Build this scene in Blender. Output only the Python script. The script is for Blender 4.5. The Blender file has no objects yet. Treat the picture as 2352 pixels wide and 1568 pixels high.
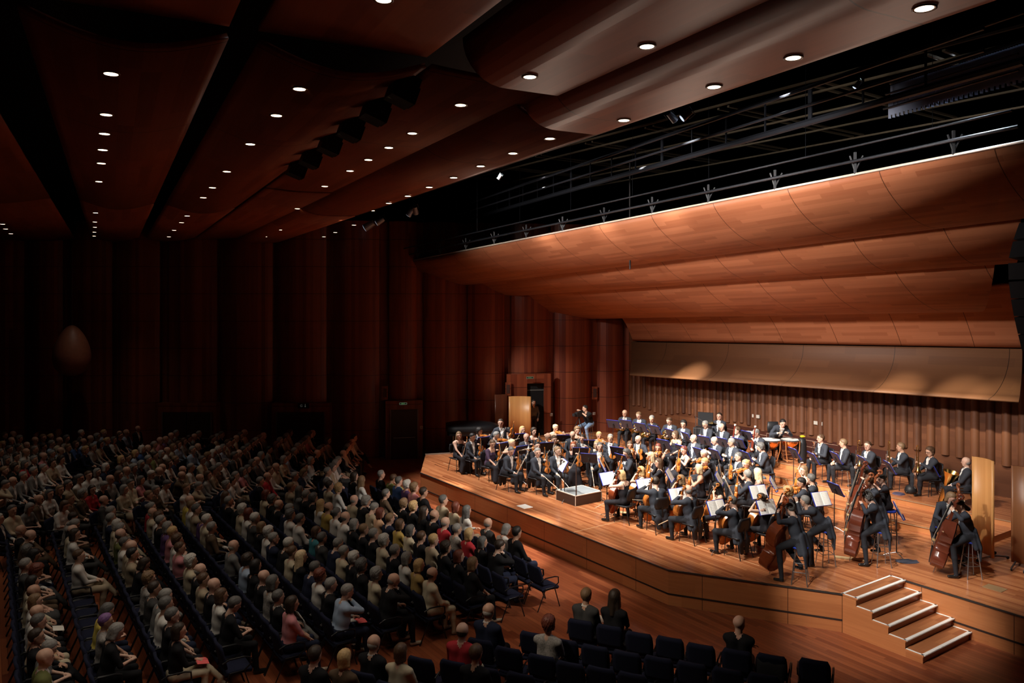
import bpy, math, random
import numpy as np
from mathutils import Vector, Matrix, Euler
rnd = random.Random(7)
HALL_W, SPOT_K, FILL_K = 98.0, 1.4, 1.15
S = bpy.context.scene
COL = S.collection
F_PX, HZ, CAMZ = 1760.0, 685.0, 7.35          # focal length in px, horizon row, camera height
# ---------------------------------------------------------------- camera
cd = bpy.data.cameras.new('camera'); cam = bpy.data.objects.new('camera', cd); COL.objects.link(cam)
cam.location = (0, 0, CAMZ); cam.rotation_euler = (math.pi/2, 0, 0)
cd.sensor_width = 36.0; cd.lens = 36.0*F_PX/2352; cd.shift_y = (HZ-784)/2352.0; cd.clip_end = 200
S.camera = cam
# ---------------------------------------------------------------- world, exposure
wd = bpy.data.worlds.new('world'); S.world = wd; wd.use_nodes = True
wd.node_tree.nodes['Background'].inputs[0].default_value = (0.5, 0.3, 0.25, 1)
wd.node_tree.nodes['Background'].inputs[1].default_value = 0.0
S.view_settings.view_transform = 'Standard'; S.view_settings.look = 'None'
S.view_settings.exposure = 0.0; S.view_settings.gamma = 1.0; S.view_settings.use_curve_mapping = False
S.cycles.use_denoising = True; S.cycles.max_bounces = 5; S.cycles.diffuse_bounces = 3; S.cycles.glossy_bounces = 2
S.cycles.sample_clamp_indirect = 4.0; S.cycles.caustics_reflective = False; S.cycles.caustics_refractive = False

# ---------------------------------------------------------------- the hall's own directions (plan)
TH = math.atan((1176+27)/F_PX)
Tv = Vector((math.sin(TH), -math.cos(TH), 0))        # along the rows, towards the camera side
Fv = Vector((math.cos(TH), math.sin(TH), 0))         # from the seats towards the stage
W0 = Vector((5.76, 37.7, 0))                         # inner corner of rear wall and side wall
def TF(t, f, z=0.0):
    v = Tv*t + Fv*f; return Vector((v.x, v.y, z))
def at(px, py, z):                                   # the point at height z seen at a pixel
    d = F_PX*(CAMZ-z)/(py-HZ); return Vector(((px-1176)/F_PX*d, d, z))
def onv(px, py, v):                                  # the point v metres in front of the rear wall
    P = W0 - Fv*v; r = Vector(((px-1176)/F_PX, 1, -(py-HZ)/F_PX))
    k = Fv.dot(P)/Fv.dot(r); return Vector((r.x*k, r.y*k, CAMZ+r.z*k))
def aty(px, py, d):
    return Vector(((px-1176)/F_PX*d, d, CAMZ-(py-HZ)/F_PX*d))

# ---------------------------------------------------------------- lights
def spot(loc, target, power, size=60, col=(1, .93, .82), blend=.6, rad=.12, name='stage_spot'):
    l = bpy.data.lights.new(name, 'SPOT'); l.energy = power; l.spot_size = math.radians(size); l.spot_blend = blend
    l.color = col; l.shadow_soft_size = rad
    o = bpy.data.objects.new(name, l); COL.objects.link(o); o.location = loc
    o.rotation_euler = (Vector(target)-Vector(loc)).to_track_quat('-Z', 'Y').to_euler(); return o
SPOT_POS = []
def build_lights():
    cols = [(1, .95, .86), (1, .92, .80), (1, .95, .9)]
    # two battens of spots over the stage: (t, v) in stage coordinates, aimed at (t, v)
    # (t, v, height, target t, target v, watts, cone)
    L = [(-24.5, 12.6, 11.2, -26.0, 6.5, 4600, 44), (-21, 13.0, 11.3, -23.5, 3.2, 6000, 46), (-18, 13.2, 11.4, -20, 2.8, 6600, 48), (-15, 13.2, 11.5, -17, 2.6, 6600, 48), (-12.5, 13.2, 11.6, -13.6, 3.2, 5600, 46)]
    L += [(-22, 13.8, 11.6, -21.0, 8.0, 5200, 50), (-18.5, 14.2, 11.7, -17.5, 7.4, 6000, 52), (-15.5, 14.4, 11.8, -14.5, 7.6, 5200, 50), (-26, 15.2, 11.3, -25.4, 10.6, 6800, 42)]
    f0 = Fv.dot(W0)
    for i, (t, v, zz, tt, tv, pw, cn) in enumerate(L):
        a = TF(t, f0-v, zz); b = TF(tt, f0-tv, .85)
        SPOT_POS.append((a, b)); spot(a, b, pw*SPOT_K, cn-(8 if i < 5 else 4), cols[i % 3], .9, .16)
    for t, tt, k in ((-24, -23.5, .6), (-19.5, -19, 1), (-14.5, -14, 1.25), (-9.5, -11, 1.3)):       # added lamps without fixtures, brightening the reflectors
        spot(TF(t, f0-16.5, 9.85), TF(tt, f0-4.5, 8.0), 2600*FILL_K*k, 70, (1, .87, .80), 1, .3, 'reflector_fill')
    # spots fixed along the ceiling edge, reaching the rear rows below the canopies
    for t, tt, tv, pw, cn in ((-27.5, -28.5, 2.6, 4200, 26), (-23.5, -24.6, 2.6, 4200, 28), (-19, -20.5, 2.4, 3400, 30), (-14.5, -16.5, 2.4, 3000, 32)):
        spot(TF(t, f0-15.2, 9.8), TF(tt, f0-tv, 1.2), pw, cn, (1, .95, .87), .8, .12, 'edge_spot')
    for t, v, z, tt, tv, pw, cn in ((-17.5, 17.5, 9.8, -17.2, 9.6, 3600, 26), (-14.0, 18, 9.8, -13.8, 9.0, 4200, 28), (-10.5, 18, 9.8, -9.6, 7.0, 4600, 26), (-9.5, 13.0, 11.6, -9.6, 6.4, 3000, 34), (-21.5, 17.5, 9.8, -21.5, 10.5, 2600, 28)):     # from the hall ceiling onto the front desks
        spot(TF(t, f0-v, z), TF(tt, f0-tv, 1.0), pw, cn, (1, .95, .88), .9, .14, 'front_desk_spot')
    for t, v, tgt in ((-8.5, 12.5, (3.0, 4.5, 10.1)), (-12.5, 13.0, (2.2, 9.5, 10.1)), (-17.5, 13.5, (.2, 14.5, 10.1))):   # added fill in place of stage bounce on the ceiling
        spot(TF(t, f0-v, 7.6), tgt, 105, 100, (1, .74, .58), 1, .6, 'ceiling_fill')
    for t in (-23.0, -20.6, -18.2, -15.8):      # narrow spots spilling over the lip onto the hall floor
        spot(TF(t, f0-10.6, 11.5), TF(t, 12.35, 0), 12000, 15, (1, .92, .80), .7, .12, 'lip_spot')
    spot(at(2200, 120, 13.0), at(2230, 190, 11.1), 1500, 110, (.75, .85, 1), 1, .1, 'curtain_fill')  # added lamp with no fixture, brightens the silver bands
    # side-light from the near end of the opening and front-of-house spots for the steps and the stage front
    spot(TF(-7.5, f0-11.6, 10.6), TF(-18.0, f0-14.4, 0), 4200, 34, (1, .92, .82), .8, .15, 'side_spot')
    spot(TF(-9.5, f0-10.6, 10.8), TF(-21.5, f0-13.4, 0), 4200, 30, (1, .92, .82), .6, .15, 'side_spot')
    spot(Vector((-1.0, 7.5, 9.8)), at(2020, 1405, .5), 9000, 17, (1, .93, .84), .8, .12, 'front_spot')
    spot(Vector((-3.2, 11.5, 9.8)), at(1560, 1400, .4), 1500, 46, (1, .84, .66), .9, .2, 'front_spot')
    spot(Vector((-6.5, 17.5, 9.8)), at(1180, 1210, .4), 800, 50, (1, .84, .66), .9, .2, 'front_spot')
    for px, py, e in ((1580, 872, 110), (2060, 905, 75), (2200, 915, 75), (2290, 925, 60)):     # spots added above and in front for glows on the lower reflector
        b = onv(px, py-4, 1.3); spot(b - Fv*3.2 + Vector((0, 0, 2.3)), b, e*22, 30, (1, .88, .68), 1, .05, 'rear_wall_spot')
build_lights()

# ---------------------------------------------------------------- materials
MATS = {}
def _new(name):
    m = bpy.data.materials.new(name); m.use_nodes = True; nt = m.node_tree; b = nt.nodes['Principled BSDF']; return m, nt, b
def plain(name, col, rough=.6, metal=0.0, bump=0.0, spec=.4, var=0.0, vs=8.0):
    if name in MATS: return MATS[name]
    m, nt, b = _new(name); MATS[name] = m
    b.inputs['Base Color'].default_value = (*col, 1); b.inputs['Roughness'].default_value = rough
    b.inputs['Metallic'].default_value = metal; b.inputs['Specular IOR Level'].default_value = spec
    if var:
        tc = nt.nodes.new('ShaderNodeTexCoord'); n = nt.nodes.new('ShaderNodeTexNoise'); n.inputs['Scale'].default_value = vs
        n.inputs['Detail'].default_value = 3
        nt.links.new(tc.outputs['Object'], n.inputs['Vector'])
        mx = nt.nodes.new('ShaderNodeMix'); mx.data_type = 'RGBA'; nt.links.new(n.outputs['Fac'], mx.inputs['Factor'])
        mx.inputs['A'].default_value = (*[c*(1-var) for c in col], 1); mx.inputs['B'].default_value = (*[min(1, c*(1+var)) for c in col], 1)
        nt.links.new(mx.outputs['Result'], b.inputs['Base Color'])
    return m
def glow(name, col, s):
    if name in MATS: return MATS[name]
    m, nt, b = _new(name); MATS[name] = m
    b.inputs['Base Color'].default_value = (.02, .02, .02, 1)
    b.inputs['Emission Color'].default_value = (*col, 1); b.inputs['Emission Strength'].default_value = s
    m.cycles.emission_sampling = 'NONE'; return m
def wood(name, c1, c2, L=1.6, W=.12, rough=.35, grain=1.0, gap=.0, spec=.5, su=0, sv=0, sw=.012, coat=0.0, seamdark=.25, bandmix=.75):
    """veneer or boards laid along U (metres); rows of width W; optional panel seams every su / sv metres"""
    if name in MATS: return MATS[name]
    m, nt, b = _new(name); MATS[name] = m; N = nt.nodes; K = nt.links
    def math_(op, a, bb=None):
        n = N.new('ShaderNodeMath'); n.operation = op
        for i, v in enumerate((a, bb)):
            if v is None: continue
            if isinstance(v, (int, float)): n.inputs[i].default_value = v
            else: K.new(v, n.inputs[i])
        return n.outputs[0]
    uv = N.new('ShaderNodeUVMap'); sp = N.new('ShaderNodeSeparateXYZ'); K.new(uv.outputs[0], sp.inputs[0]); U, V = sp.outputs[0], sp.outputs[1]
    row = math_('FLOOR', math_('DIVIDE', V, W))
    wn = N.new('ShaderNodeTexWhiteNoise'); wn.noise_dimensions = '1D'; K.new(row, wn.inputs['W'])
    colm = math_('FLOOR', math_('DIVIDE', math_('ADD', U, math_('MULTIPLY', wn.outputs[0], L*7.3)), L))
    cb = N.new('ShaderNodeCombineXYZ'); K.new(row, cb.inputs[0]); K.new(colm, cb.inputs[1])
    w2 = N.new('ShaderNodeTexWhiteNoise'); w2.noise_dimensions = '2D'; K.new(cb.outputs[0], w2.inputs['Vector'])
    c3 = N.new('ShaderNodeCombineXYZ'); K.new(math_('MULTIPLY', U, 1.2), c3.inputs[0]); K.new(math_('MULTIPLY', V, 26.0), c3.inputs[1]); K.new(math_('MULTIPLY', w2.outputs[0], 9), c3.inputs[2])
    ng = N.new('ShaderNodeTexNoise'); ng.inputs['Scale'].default_value = 1.0; ng.inputs['Detail'].default_value = 4; K.new(c3.outputs[0], ng.inputs['Vector'])
    f = math_('ADD', math_('MULTIPLY', w2.outputs[0], bandmix), math_('MULTIPLY', math_('SUBTRACT', ng.outputs[0], .25), .55*grain))
    mx = N.new('ShaderNodeMix'); mx.data_type = 'RGBA'; K.new(f, mx.inputs['Factor'])
    mx.inputs['A'].default_value = (*c1, 1); mx.inputs['B'].default_value = (*c2, 1); out = mx.outputs['Result']
    def dark(mask, amt):
        nonlocal out
        q = N.new('ShaderNodeMix'); q.data_type = 'RGBA'; K.new(mask, q.inputs['Factor']); K.new(out, q.inputs['A'])
        q.inputs['B'].default_value = (c1[0]*amt, c1[1]*amt, c1[2]*amt, 1); out = q.outputs['Result']
    if gap: dark(math_('LESS_THAN', math_('FRACT', math_('DIVIDE', V, W)), gap), .35)
    if su: dark(math_('LESS_THAN', math_('FRACT', math_('DIVIDE', U, su)), sw/su), seamdark)
    if sv: dark(math_('LESS_THAN', math_('FRACT', math_('DIVIDE', V, sv)), sw/sv), seamdark)
    K.new(out, b.inputs['Base Color']); b.inputs['Roughness'].default_value = rough; b.inputs['Specular IOR Level'].default_value = spec
    b.inputs['Coat Weight'].default_value = coat; b.inputs['Coat Roughness'].default_value = .12
    return m

# ---------------------------------------------------------------- mesh building
class MB:
    def __init__(s): s.v = []; s.f = []; s.m = []; s.uv = []
    def add(s, vs, fs, mi=0, uvs=None):
        b = len(s.v); s.v += [tuple(p) for p in vs]
        for i, f in enumerate(fs):
            s.f.append(tuple(b+k for k in f)); s.m.append(mi)
            s.uv.append([uvs[k] for k in f] if uvs else None)
    def box(s, c, d, M=None, mi=0):
        x, y, z = d[0]/2, d[1]/2, d[2]/2; c = Vector(c)
        P = [Vector((sx*x, sy*y, sz*z))+c for sz in (-1, 1) for sy in (-1, 1) for sx in (-1, 1)]
        if M: P = [M @ p for p in P]
        fs = [(0, 2, 3, 1), (4, 5, 7, 6), (0, 1, 5, 4), (2, 6, 7, 3), (0, 4, 6, 2), (1, 3, 7, 5)]
        dims = [(0, 1), (0, 1), (0, 2), (0, 2), (1, 2), (1, 2)]
        raw = [Vector((sx*x, sy*y, sz*z)) for sz in (-1, 1) for sy in (-1, 1) for sx in (-1, 1)]
        b = len(s.v); s.v += [tuple(p) for p in P]
        for f, (a, bb) in zip(fs, dims):
            s.f.append(tuple(b+k for k in f)); s.m.append(mi)
            A, B = (a, bb) if d[a] >= d[bb] else (bb, a)
            s.uv.append([(raw[k][A], raw[k][B]) for k in f])
        return s
    def tube(s, pts, r, n=8, M=None, mi=0, cap=True):
        pts = [Vector(p) for p in pts]
        if M: pts = [M @ p for p in pts]
        rs = r if isinstance(r, (list, tuple)) else [r]*len(pts)
        rings = []; up = None
        for i, p in enumerate(pts):
            d = (pts[min(i+1, len(pts)-1)]-pts[max(i-1, 0)]).normalized()
            if up is None: up = d.orthogonal().normalized()
            a = (up - d*up.dot(d)).normalized(); up = a; c = d.cross(a)
            rings.append([p+(a*math.cos(2*math.pi*k/n)+c*math.sin(2*math.pi*k/n))*rs[i] for k in range(n)])
        vs = [q for R in rings for q in R]; fs = []
        for i in range(len(pts)-1):
            for k in range(n):
                fs.append((i*n+k, i*n+(k+1) % n, (i+1)*n+(k+1) % n, (i+1)*n+k))
        if cap: fs.append(tuple(range(n))[::-1]); fs.append(tuple((len(pts)-1)*n+k for k in range(n)))
        s.add(vs, fs, mi); return s
    def lathe(s, prof, n=24, M=None, mi=0):
        vs = []; fs = []
        for r, z in prof:
            for k in range(n):
                a = 2*math.pi*k/n; p = Vector((r*math.cos(a), r*math.sin(a), z)); vs.append(M @ p if M else p)
        for i in range(len(prof)-1):
            for k in range(n): fs.append((i*n+k, i*n+(k+1) % n, (i+1)*n+(k+1) % n, (i+1)*n+k))
        s.add(vs, fs, mi); return s
    def grid(s, G, uvs=None, mi=0, flip=False):
        """G[i][j] points"""
        ni, nj = len(G), len(G[0]); vs = [p for R in G for p in R]; uu = [q for R in uvs for q in R] if uvs else None
        fs = []
        for i in range(ni-1):
            for j in range(nj-1):
                q = (i*nj+j, i*nj+j+1, (i+1)*nj+j+1, (i+1)*nj+j); fs.append(q[::-1] if flip else q)
        s.add(vs, fs, mi, uu); return s
    def poly(s, pts, z0, z1, mi=0, uvf=None):
        """prism from a plan polygon (counter-clockwise), top at z1"""
        n = len(pts); uvf = uvf or (lambda p: (Vector((p[0], p[1], 0)).dot(Tv), Vector((p[0], p[1], 0)).dot(Fv)))
        top = [(p[0], p[1], z1) for p in pts]; s.add(top, [tuple(range(n))], mi, [uvf(p) for p in pts])
        L = 0
        for i in range(n):
            a, b = pts[i], pts[(i+1) % n]; l = math.hypot(b[0]-a[0], b[1]-a[1])
            s.add([(a[0], a[1], z0), (b[0], b[1], z0), (b[0], b[1], z1), (a[0], a[1], z1)], [(0, 1, 2, 3)], mi+0 if mi else 1, [(L, z0), (L+l, z0), (L+l, z1), (L, z1)]); L += l
        return s
    def mesh(s, name, mats, smooth=False):
        me = bpy.data.meshes.new(name); me.from_pydata(s.v, [], s.f)
        for m in mats: me.materials.append(m)
        me.polygons.foreach_set('material_index', s.m)
        if any(u for u in s.uv):
            lay = me.uv_layers.new(name='UVMap'); flat = []
            for f, u in zip(s.f, s.uv):
                for k in range(len(f)): flat += list(u[k]) if u else [0.0, 0.0]
            lay.data.foreach_set('uv', flat)
        if smooth: me.polygons.foreach_set('use_smooth', [True]*len(s.f))
        me.update(); return me
    def build(s, name, mats, parent=None, M=None, smooth=False):
        if not isinstance(mats, (list, tuple)): mats = [mats]
        o = bpy.data.objects.new(name, s.mesh(name, mats, smooth)); COL.objects.link(o)
        if parent: o.parent = parent
        if M: o.matrix_local = M
        return o
def autosmooth(o, ang=40):
    me = o.data; me.polygons.foreach_set('use_smooth', [True]*len(me.polygons)); me.set_sharp_from_angle(angle=math.radians(ang)); return o
def tag(o, label, cat, group=None, kind=None):
    o['label'] = label; o['category'] = cat
    if group: o['group'] = group
    if kind: o['kind'] = kind
    return o
def struct(o):
    o['kind'] = 'structure'; return o
def root(name, loc=(0, 0, 0), rz=0.0):
    o = bpy.data.objects.new(name, None); COL.objects.link(o); o.location = loc; o.rotation_euler = (0, 0, rz); o.empty_display_size = .1; return o
def copy_tree(o, parent=None):
    c = o.copy(); COL.objects.link(c)
    if parent: c.parent = parent
    for ch in o.children: copy_tree(ch, c)
    return c
def Mloc(loc, rz=0.0): return Matrix.Translation(Vector(loc)) @ Matrix.Rotation(rz, 4, 'Z')
def frame(o, up, front):
    """matrix: local Z -> up, local Y -> front-ish, origin o"""
    z = Vector(up).normalized(); y = Vector(front); y = (y - z*y.dot(z)).normalized(); x = y.cross(z)
    return Matrix(((x.x, y.x, z.x, o[0]), (x.y, y.y, z.y, o[1]), (x.z, y.z, z.z, o[2]), (0, 0, 0, 1)))
# ================================================================ THE HALL
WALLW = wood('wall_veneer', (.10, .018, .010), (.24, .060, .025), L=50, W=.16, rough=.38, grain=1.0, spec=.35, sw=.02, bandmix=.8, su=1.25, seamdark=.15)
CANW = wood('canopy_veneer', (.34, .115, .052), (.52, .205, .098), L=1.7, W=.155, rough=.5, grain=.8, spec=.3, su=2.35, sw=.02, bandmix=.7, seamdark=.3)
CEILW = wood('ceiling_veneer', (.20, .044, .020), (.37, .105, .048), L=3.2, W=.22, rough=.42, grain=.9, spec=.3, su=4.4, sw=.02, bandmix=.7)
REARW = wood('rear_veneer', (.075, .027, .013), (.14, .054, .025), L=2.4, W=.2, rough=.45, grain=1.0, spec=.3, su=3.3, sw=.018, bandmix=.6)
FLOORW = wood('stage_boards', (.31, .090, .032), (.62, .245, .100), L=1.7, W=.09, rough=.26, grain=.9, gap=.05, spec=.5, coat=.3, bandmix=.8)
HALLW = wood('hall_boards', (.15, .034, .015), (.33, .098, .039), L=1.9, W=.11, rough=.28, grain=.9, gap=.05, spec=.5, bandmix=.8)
FRONTW = wood('stage_front_veneer', (.30, .10, .035), (.52, .20, .075), L=1.9, W=.3, rough=.4, grain=1.2, spec=.35, su=1.9, sw=.015, bandmix=.35)
DARKW = plain('dark_door', (.030, .010, .008), .45)
BLACK = plain('black_paint', (.012, .012, .014), .5)
STEEL = plain('grey_steel', (.35, .36, .38), .3, .9)
WHITE = plain('white_paint', (.88, .87, .84), .5)
TRUSSM = plain('truss_metal', (.016, .019, .025), .45, .4)
GRIDM = plain('grid_rail', (.10, .08, .05), .6)
f0 = Fv.dot(W0); t0 = Tv.dot(W0)
# floor
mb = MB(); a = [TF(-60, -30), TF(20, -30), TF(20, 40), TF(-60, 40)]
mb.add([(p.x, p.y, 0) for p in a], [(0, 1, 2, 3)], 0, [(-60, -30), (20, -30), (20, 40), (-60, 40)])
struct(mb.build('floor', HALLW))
# side wall behind the audience and beside the stage: flat strips and bulging panels between image-measured bounds
WL = [(-34, 35.35), ((870-1176)/F_PX*35.4, 35.4), (5.76, 37.7)]
def wall_pt(px):
    r = (px-1176)/F_PX
    if px <= 870: return Vector((r*35.4, 35.4, 0))
    A, B = Vector((*WL[1], 0)), Vector((*WL[2], 0)); D = B-A
    k = (r*A.y-A.x)/(D.x-r*D.y); return A+D*k
bounds = [(-160, -60), (-45, 58), (68, 146), (158, 259), (270, 368), (380, 500), (512, 627), (640, 750), (762, 872), (893, 958), (973, 1057), (1074, 1158), (1174, 1259), (1273, 1357), (1372, 1431)]
prev = wall_pt(-320)
mb = MB(); pts = []; U = 0
def seg_pts():
    out = [prev]
    for (a, b) in bounds:
        A, B = wall_pt(a), wall_pt(b); n = Vector((B-A).orthogonal()).normalized(); n = Vector((-(B-A).y, (B-A).x, 0)).normalized()
        if n.y > 0: n = -n
        out.append(A + n*(-.12)); out.append(A + n*(.06))
        for i in range(1, 12):
            s = i/12; out.append(A.lerp(B, s) + n*(.06+.34*math.sin(math.pi*s)**.8))
        out.append(B + n*.06); out.append(B + n*(-.12))
    out.append(Vector((5.76, 37.7, 0))); return out
P = seg_pts(); GR = []; UV = []
for i, p in enumerate(P):
    if i: U += (p-P[i-1]).length
    GR.append([Vector((p.x, p.y, z)) for z in (0, 10.9)]); UV.append([(0-.05+1.25, U), (10.9-.05+1.25, U)])
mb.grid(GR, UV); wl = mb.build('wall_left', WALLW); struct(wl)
# dark double doors in the side wall
def side_door(name, x0, x1, ytop, leaves=2, exit_sign=False):
    A, B = wall_pt(x0), wall_pt(x1); d = (A.y+B.y)/2; h = CAMZ-(ytop-HZ)/F_PX*d
    ang = math.atan2(B.y-A.y, B.x-A.x); r = struct(root(name, (A.x+(B.x-A.x)/2, A.y+(B.y-A.y)/2-.50, 0), ang)); w = (B-A).length
    m = MB(); m.box((0, .2, h/2+.1), (w+.5, .5, h+.3+.3)); b = m.build('door_surround', WALLW, r)
    m = MB(); m.box((0, -.055, h/2), (w, .04, h)); m.build('door_recess', DARKW, r)
    for k in range(leaves):
        lw = w/leaves-.04; cx = -w/2+w/leaves*(k+.5)
        m = MB(); m.box((cx, -.09, h/2-.02), (lw, .03, h-.08)); lf = m.build('door_leaf', DARKW, r)
        m = MB(); m.tube([(cx-lw*.42, -.11, 1.0), (cx-lw*.42, -.17, 1.0), (cx+lw*.42, -.17, 1.0), (cx+lw*.42, -.11, 1.0)], .015, 6); m.build('door_handle', STEEL, lf)
    for sx in (-1, 1):
        m = MB(); m.box((sx*(w/2+.03), -.09, h/2), (.05, .06, h)); m.build('door_frame', plain('door_frame_steel', (.16, .12, .12), .4, .4), r)
    return r, ang, h
side_door('door_1', 388, 495, 942)
d2, a2, h2 = side_door('door_2', 645, 751, 942)
d3, a3, h3 = side_door('door_3', 902, 961, 936, 1)
def text(body, size, mat, loc, rz, name='lettering', parent=None, ext=.004, rx=math.pi/2):
    c = bpy.data.curves.new(name, 'FONT'); c.body = body; c.size = size; c.extrude = ext; c.align_x = 'CENTER'; c.align_y = 'CENTER'
    o = bpy.data.objects.new(name, c); COL.objects.link(o); c.materials.append(mat); o.location = loc; o.rotation_euler = (rx, 0, rz)
    dg = bpy.context.evaluated_depsgraph_get(); me = bpy.data.meshes.new_from_object(o.evaluated_get(dg)); COL.objects.unlink(o); bpy.data.objects.remove(o)
    q = bpy.data.objects.new(name, me); COL.objects.link(q); q.location = loc; q.rotation_euler = (rx, 0, rz)
    if parent: q.parent = parent
    return q
GREEN = glow('sign_green', (.25, .8, .25), .22); SIGNW = glow('sign_pale', (.6, .9, .6), .28); DIMW = glow('sign_dim', (.6, .6, .5), .06)
def exit_sign(px, py, d, w, label, wall):
    p = aty(px, py, d); ang = math.atan2(2.3, 11.9) if px > 870 else 0
    r = root('exit_sign', p, ang); m = MB(); m.box((0, 0, 0), (w, .06, w*.26)); m.build('housing', BLACK, r)
    m = MB()
    for z in (-1, 1): m.box((0, -.034, z*w*.115), (w*.97, .006, w*.02))
    for x in (-1, 1): m.box((x*w*.475, -.034, 0), (w*.02, .006, w*.24))
    m.build('border', SIGNW, r); text('EXIT', w*.24, GREEN, (0, -.034, 0), 0, 'lettering', r)
    tag(r, label, 'sign'); return r
exit_sign(1217, 867, 35.9, .34, 'green lit exit sign above the open stage doorway', 1)
exit_sign(926, 926.5, 34.83, .34, 'dim green exit sign above single dark door below the stage', 1)
p = aty(697, 931.5, 34.72); r = root('door_number_sign', p); MB().box((0, 0, 0), (.5, .05, .24)).build('plate', BLACK, r)
text('G', .15, DIMW, (-.09, -.03, 0), 0, 'lettering', r)
m = MB(); m.box((.09, -.03, .03), (.02, .006, .1)); m.add([(.05, -.033, -.01), (.13, -.033, -.01), (.09, -.033, -.07)], [(0, 2, 1)]); m.build('arrow', DIMW, r)
tag(r, 'black sign with letter G and down arrow above the double doors', 'sign')
# open stage doorway
pA, pB = wall_pt(1160), wall_pt(1259); ang = math.atan2(pB.y-pA.y, pB.x-pA.x); ctr = (pA+pB)/2
r = struct(root('door_4', (ctr.x, ctr.y, 0), ang)); wdt = (pB-pA).length
hd = CAMZ-(880-HZ)/F_PX*36.3; topz = CAMZ-(858-HZ)/F_PX*36.3
x0 = -wdt/2+wdt*(45/99); x1 = -wdt/2+wdt*(84/99)
m = MB(); m.box(((-wdt/2+x0)/2-.0, -.46, topz/2), (x0+wdt/2, .16, topz)); m.box(((wdt/2+x1)/2, -.46, topz/2), (wdt/2-x1, .16, topz)); m.box(((x0+x1)/2, -.46, (hd+topz)/2), (x1-x0, .16, topz-hd))
m.build('door_surround', WALLW, r)
m = MB(); m.box(((x0+x1)/2, -.40, hd/2+.4), (x1-x0, .02, hd-.8)); m.build('dark_passage', plain('void', (.002, .002, .003), .9), r)
m = MB(); m.box(((x0+x1)/2, -.42, hd-.33), (x1-x0, .02, .05)); m.build('passage_beam', plain('beam_grey', (.10, .11, .11), .6), r)
# person waiting in the dark doorway is built with the people
# wall fixtures: small white switch plates
def wall_plate(px, py, d, label):
    p = aty(px, py, d); m = MB(); m.box((0, 0, 0), (.13, .03, .13)); m.box((0, -.02, 0), (.07, .02, .07), mi=1)
    o = m.build('switch_plate', [plain('plate_white', (.45, .40, .38), .5), plain('plate_grey', (.25, .22, .2), .5)], None, Mloc(p, .19)); tag(o, label, 'switch'); return o
wall_plate(1266, 952, 36.35, 'small pale square plate on the wall beside the open stage doorway')
wall_plate(1364.5, 949.5, 37.2, 'small pale square plate on the wall behind the camera operator')
wall_plate(968, 981, 35.2, 'small dim square plate beside the single dark door')
wall_plate(502, 985, 35.25, 'small dim plate on the wall beside the hidden double doors')
for px, py, d, lb in ((1366, 902, 37.2, 'slim panel loudspeaker on the wall above the camera operator'), (1167, 893, 35.9, 'slim panel loudspeaker on the wall strip near the open stage doorway'), (884, 902, 35.0, 'slim dark panel loudspeaker high on the wall near the single door')):
    p = aty(px, py, d); m = MB(); m.box((0, 0, 0), (.26, .05, .62)); m.box((0, -.03, 0), (.16, .02, .4), mi=1); o = m.build('wall_speaker', [WALLW, plain('grille', (.05, .02, .015), .7)], None, Mloc(p, .19)); tag(o, lb, 'speaker')
# egg-shaped wooden body on the side wall
p = aty(165, 805, 33.2); prof = []
for i in range(25):
    a = math.pi*i/24; z = -math.cos(a); rr = math.sin(a)*(1-.28*z)*.72; prof.append((max(rr, .001), z*1.1))
r = root('wooden_drop', p); m = MB(); m.lathe(prof, 32); m.build('shell', plain('drop_wood', (.22, .085, .05), .5, var=.2), r, smooth=True)
m = MB(); m.tube([(0, 0, 1.05), (0, 0, 4.9)], .012, 6); m.build('cable', BLACK, r)
tag(r, 'large brown egg-shaped wooden body hanging in front of the side wall', 'ornament')

# ---------------------------------------------------------------- stage
SH = .85
cA = at(966, 1084.6, SH); cB = at(1535, 1307.5, SH); cC = at(1934, 1363, SH); cD = at(2046, 1321.5, SH); 
DD = cD + Tv*9.0; cL = at(977.5, 1044.5, SH); cL2 = at(1047, 1041, SH)
far = W0 + Tv*22
cLw = wall_pt(1060) + Vector((0, -.2, 0))
stage_pts = [cA, cB, cC, cD, DD, far + Fv*0.3, W0 + Fv*.3 + Vector((0, .4, 0)), cLw, cL2, cL]
m = MB(); m.poly([(p.x, p.y) for p in stage_pts], .0, SH)
o = m.build('stage_platform', [FLOORW, FRONTW]); struct(o); o.name = 'floor_stage'
# dark trim along the lip of the stage, recessed plinth groove
EDGE = plain('edge_trim', (.06, .05, .045), .4, .5)
m = MB()
def strip_along(m, A, B, z, w, h, off):
    d = (B-A).normalized(); n = Vector((d.y, -d.x, 0)); c = (A+B)/2 + n*off; M = Matrix.Translation((c.x, c.y, z)) @ Matrix.Rotation(math.atan2(d.y, d.x), 4, 'Z'); m.box((0, 0, 0), ((B-A).length+.02, w, h), M)
for A, B in ((cA, cB), (cB, cC), (cD, DD)): strip_along(m, A, B, SH-.012, .04, .03, .012)
struct(m.build('trim_1', EDGE))
m = MB()
for A, B in ((cA, cB), (cB, cC), (cD, DD)): strip_along(m, A, B, .27, .02, .035, .006)
struct(m.build('trim_2', plain('groove', (.02, .008, .005), .8)))
m = MB(); strip_along(m, cL2, cL, SH+.02, .05, .05, .02); struct(m.build('trim_3', plain('lip_grey', (.42, .36, .30), .4, .3)))
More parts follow.
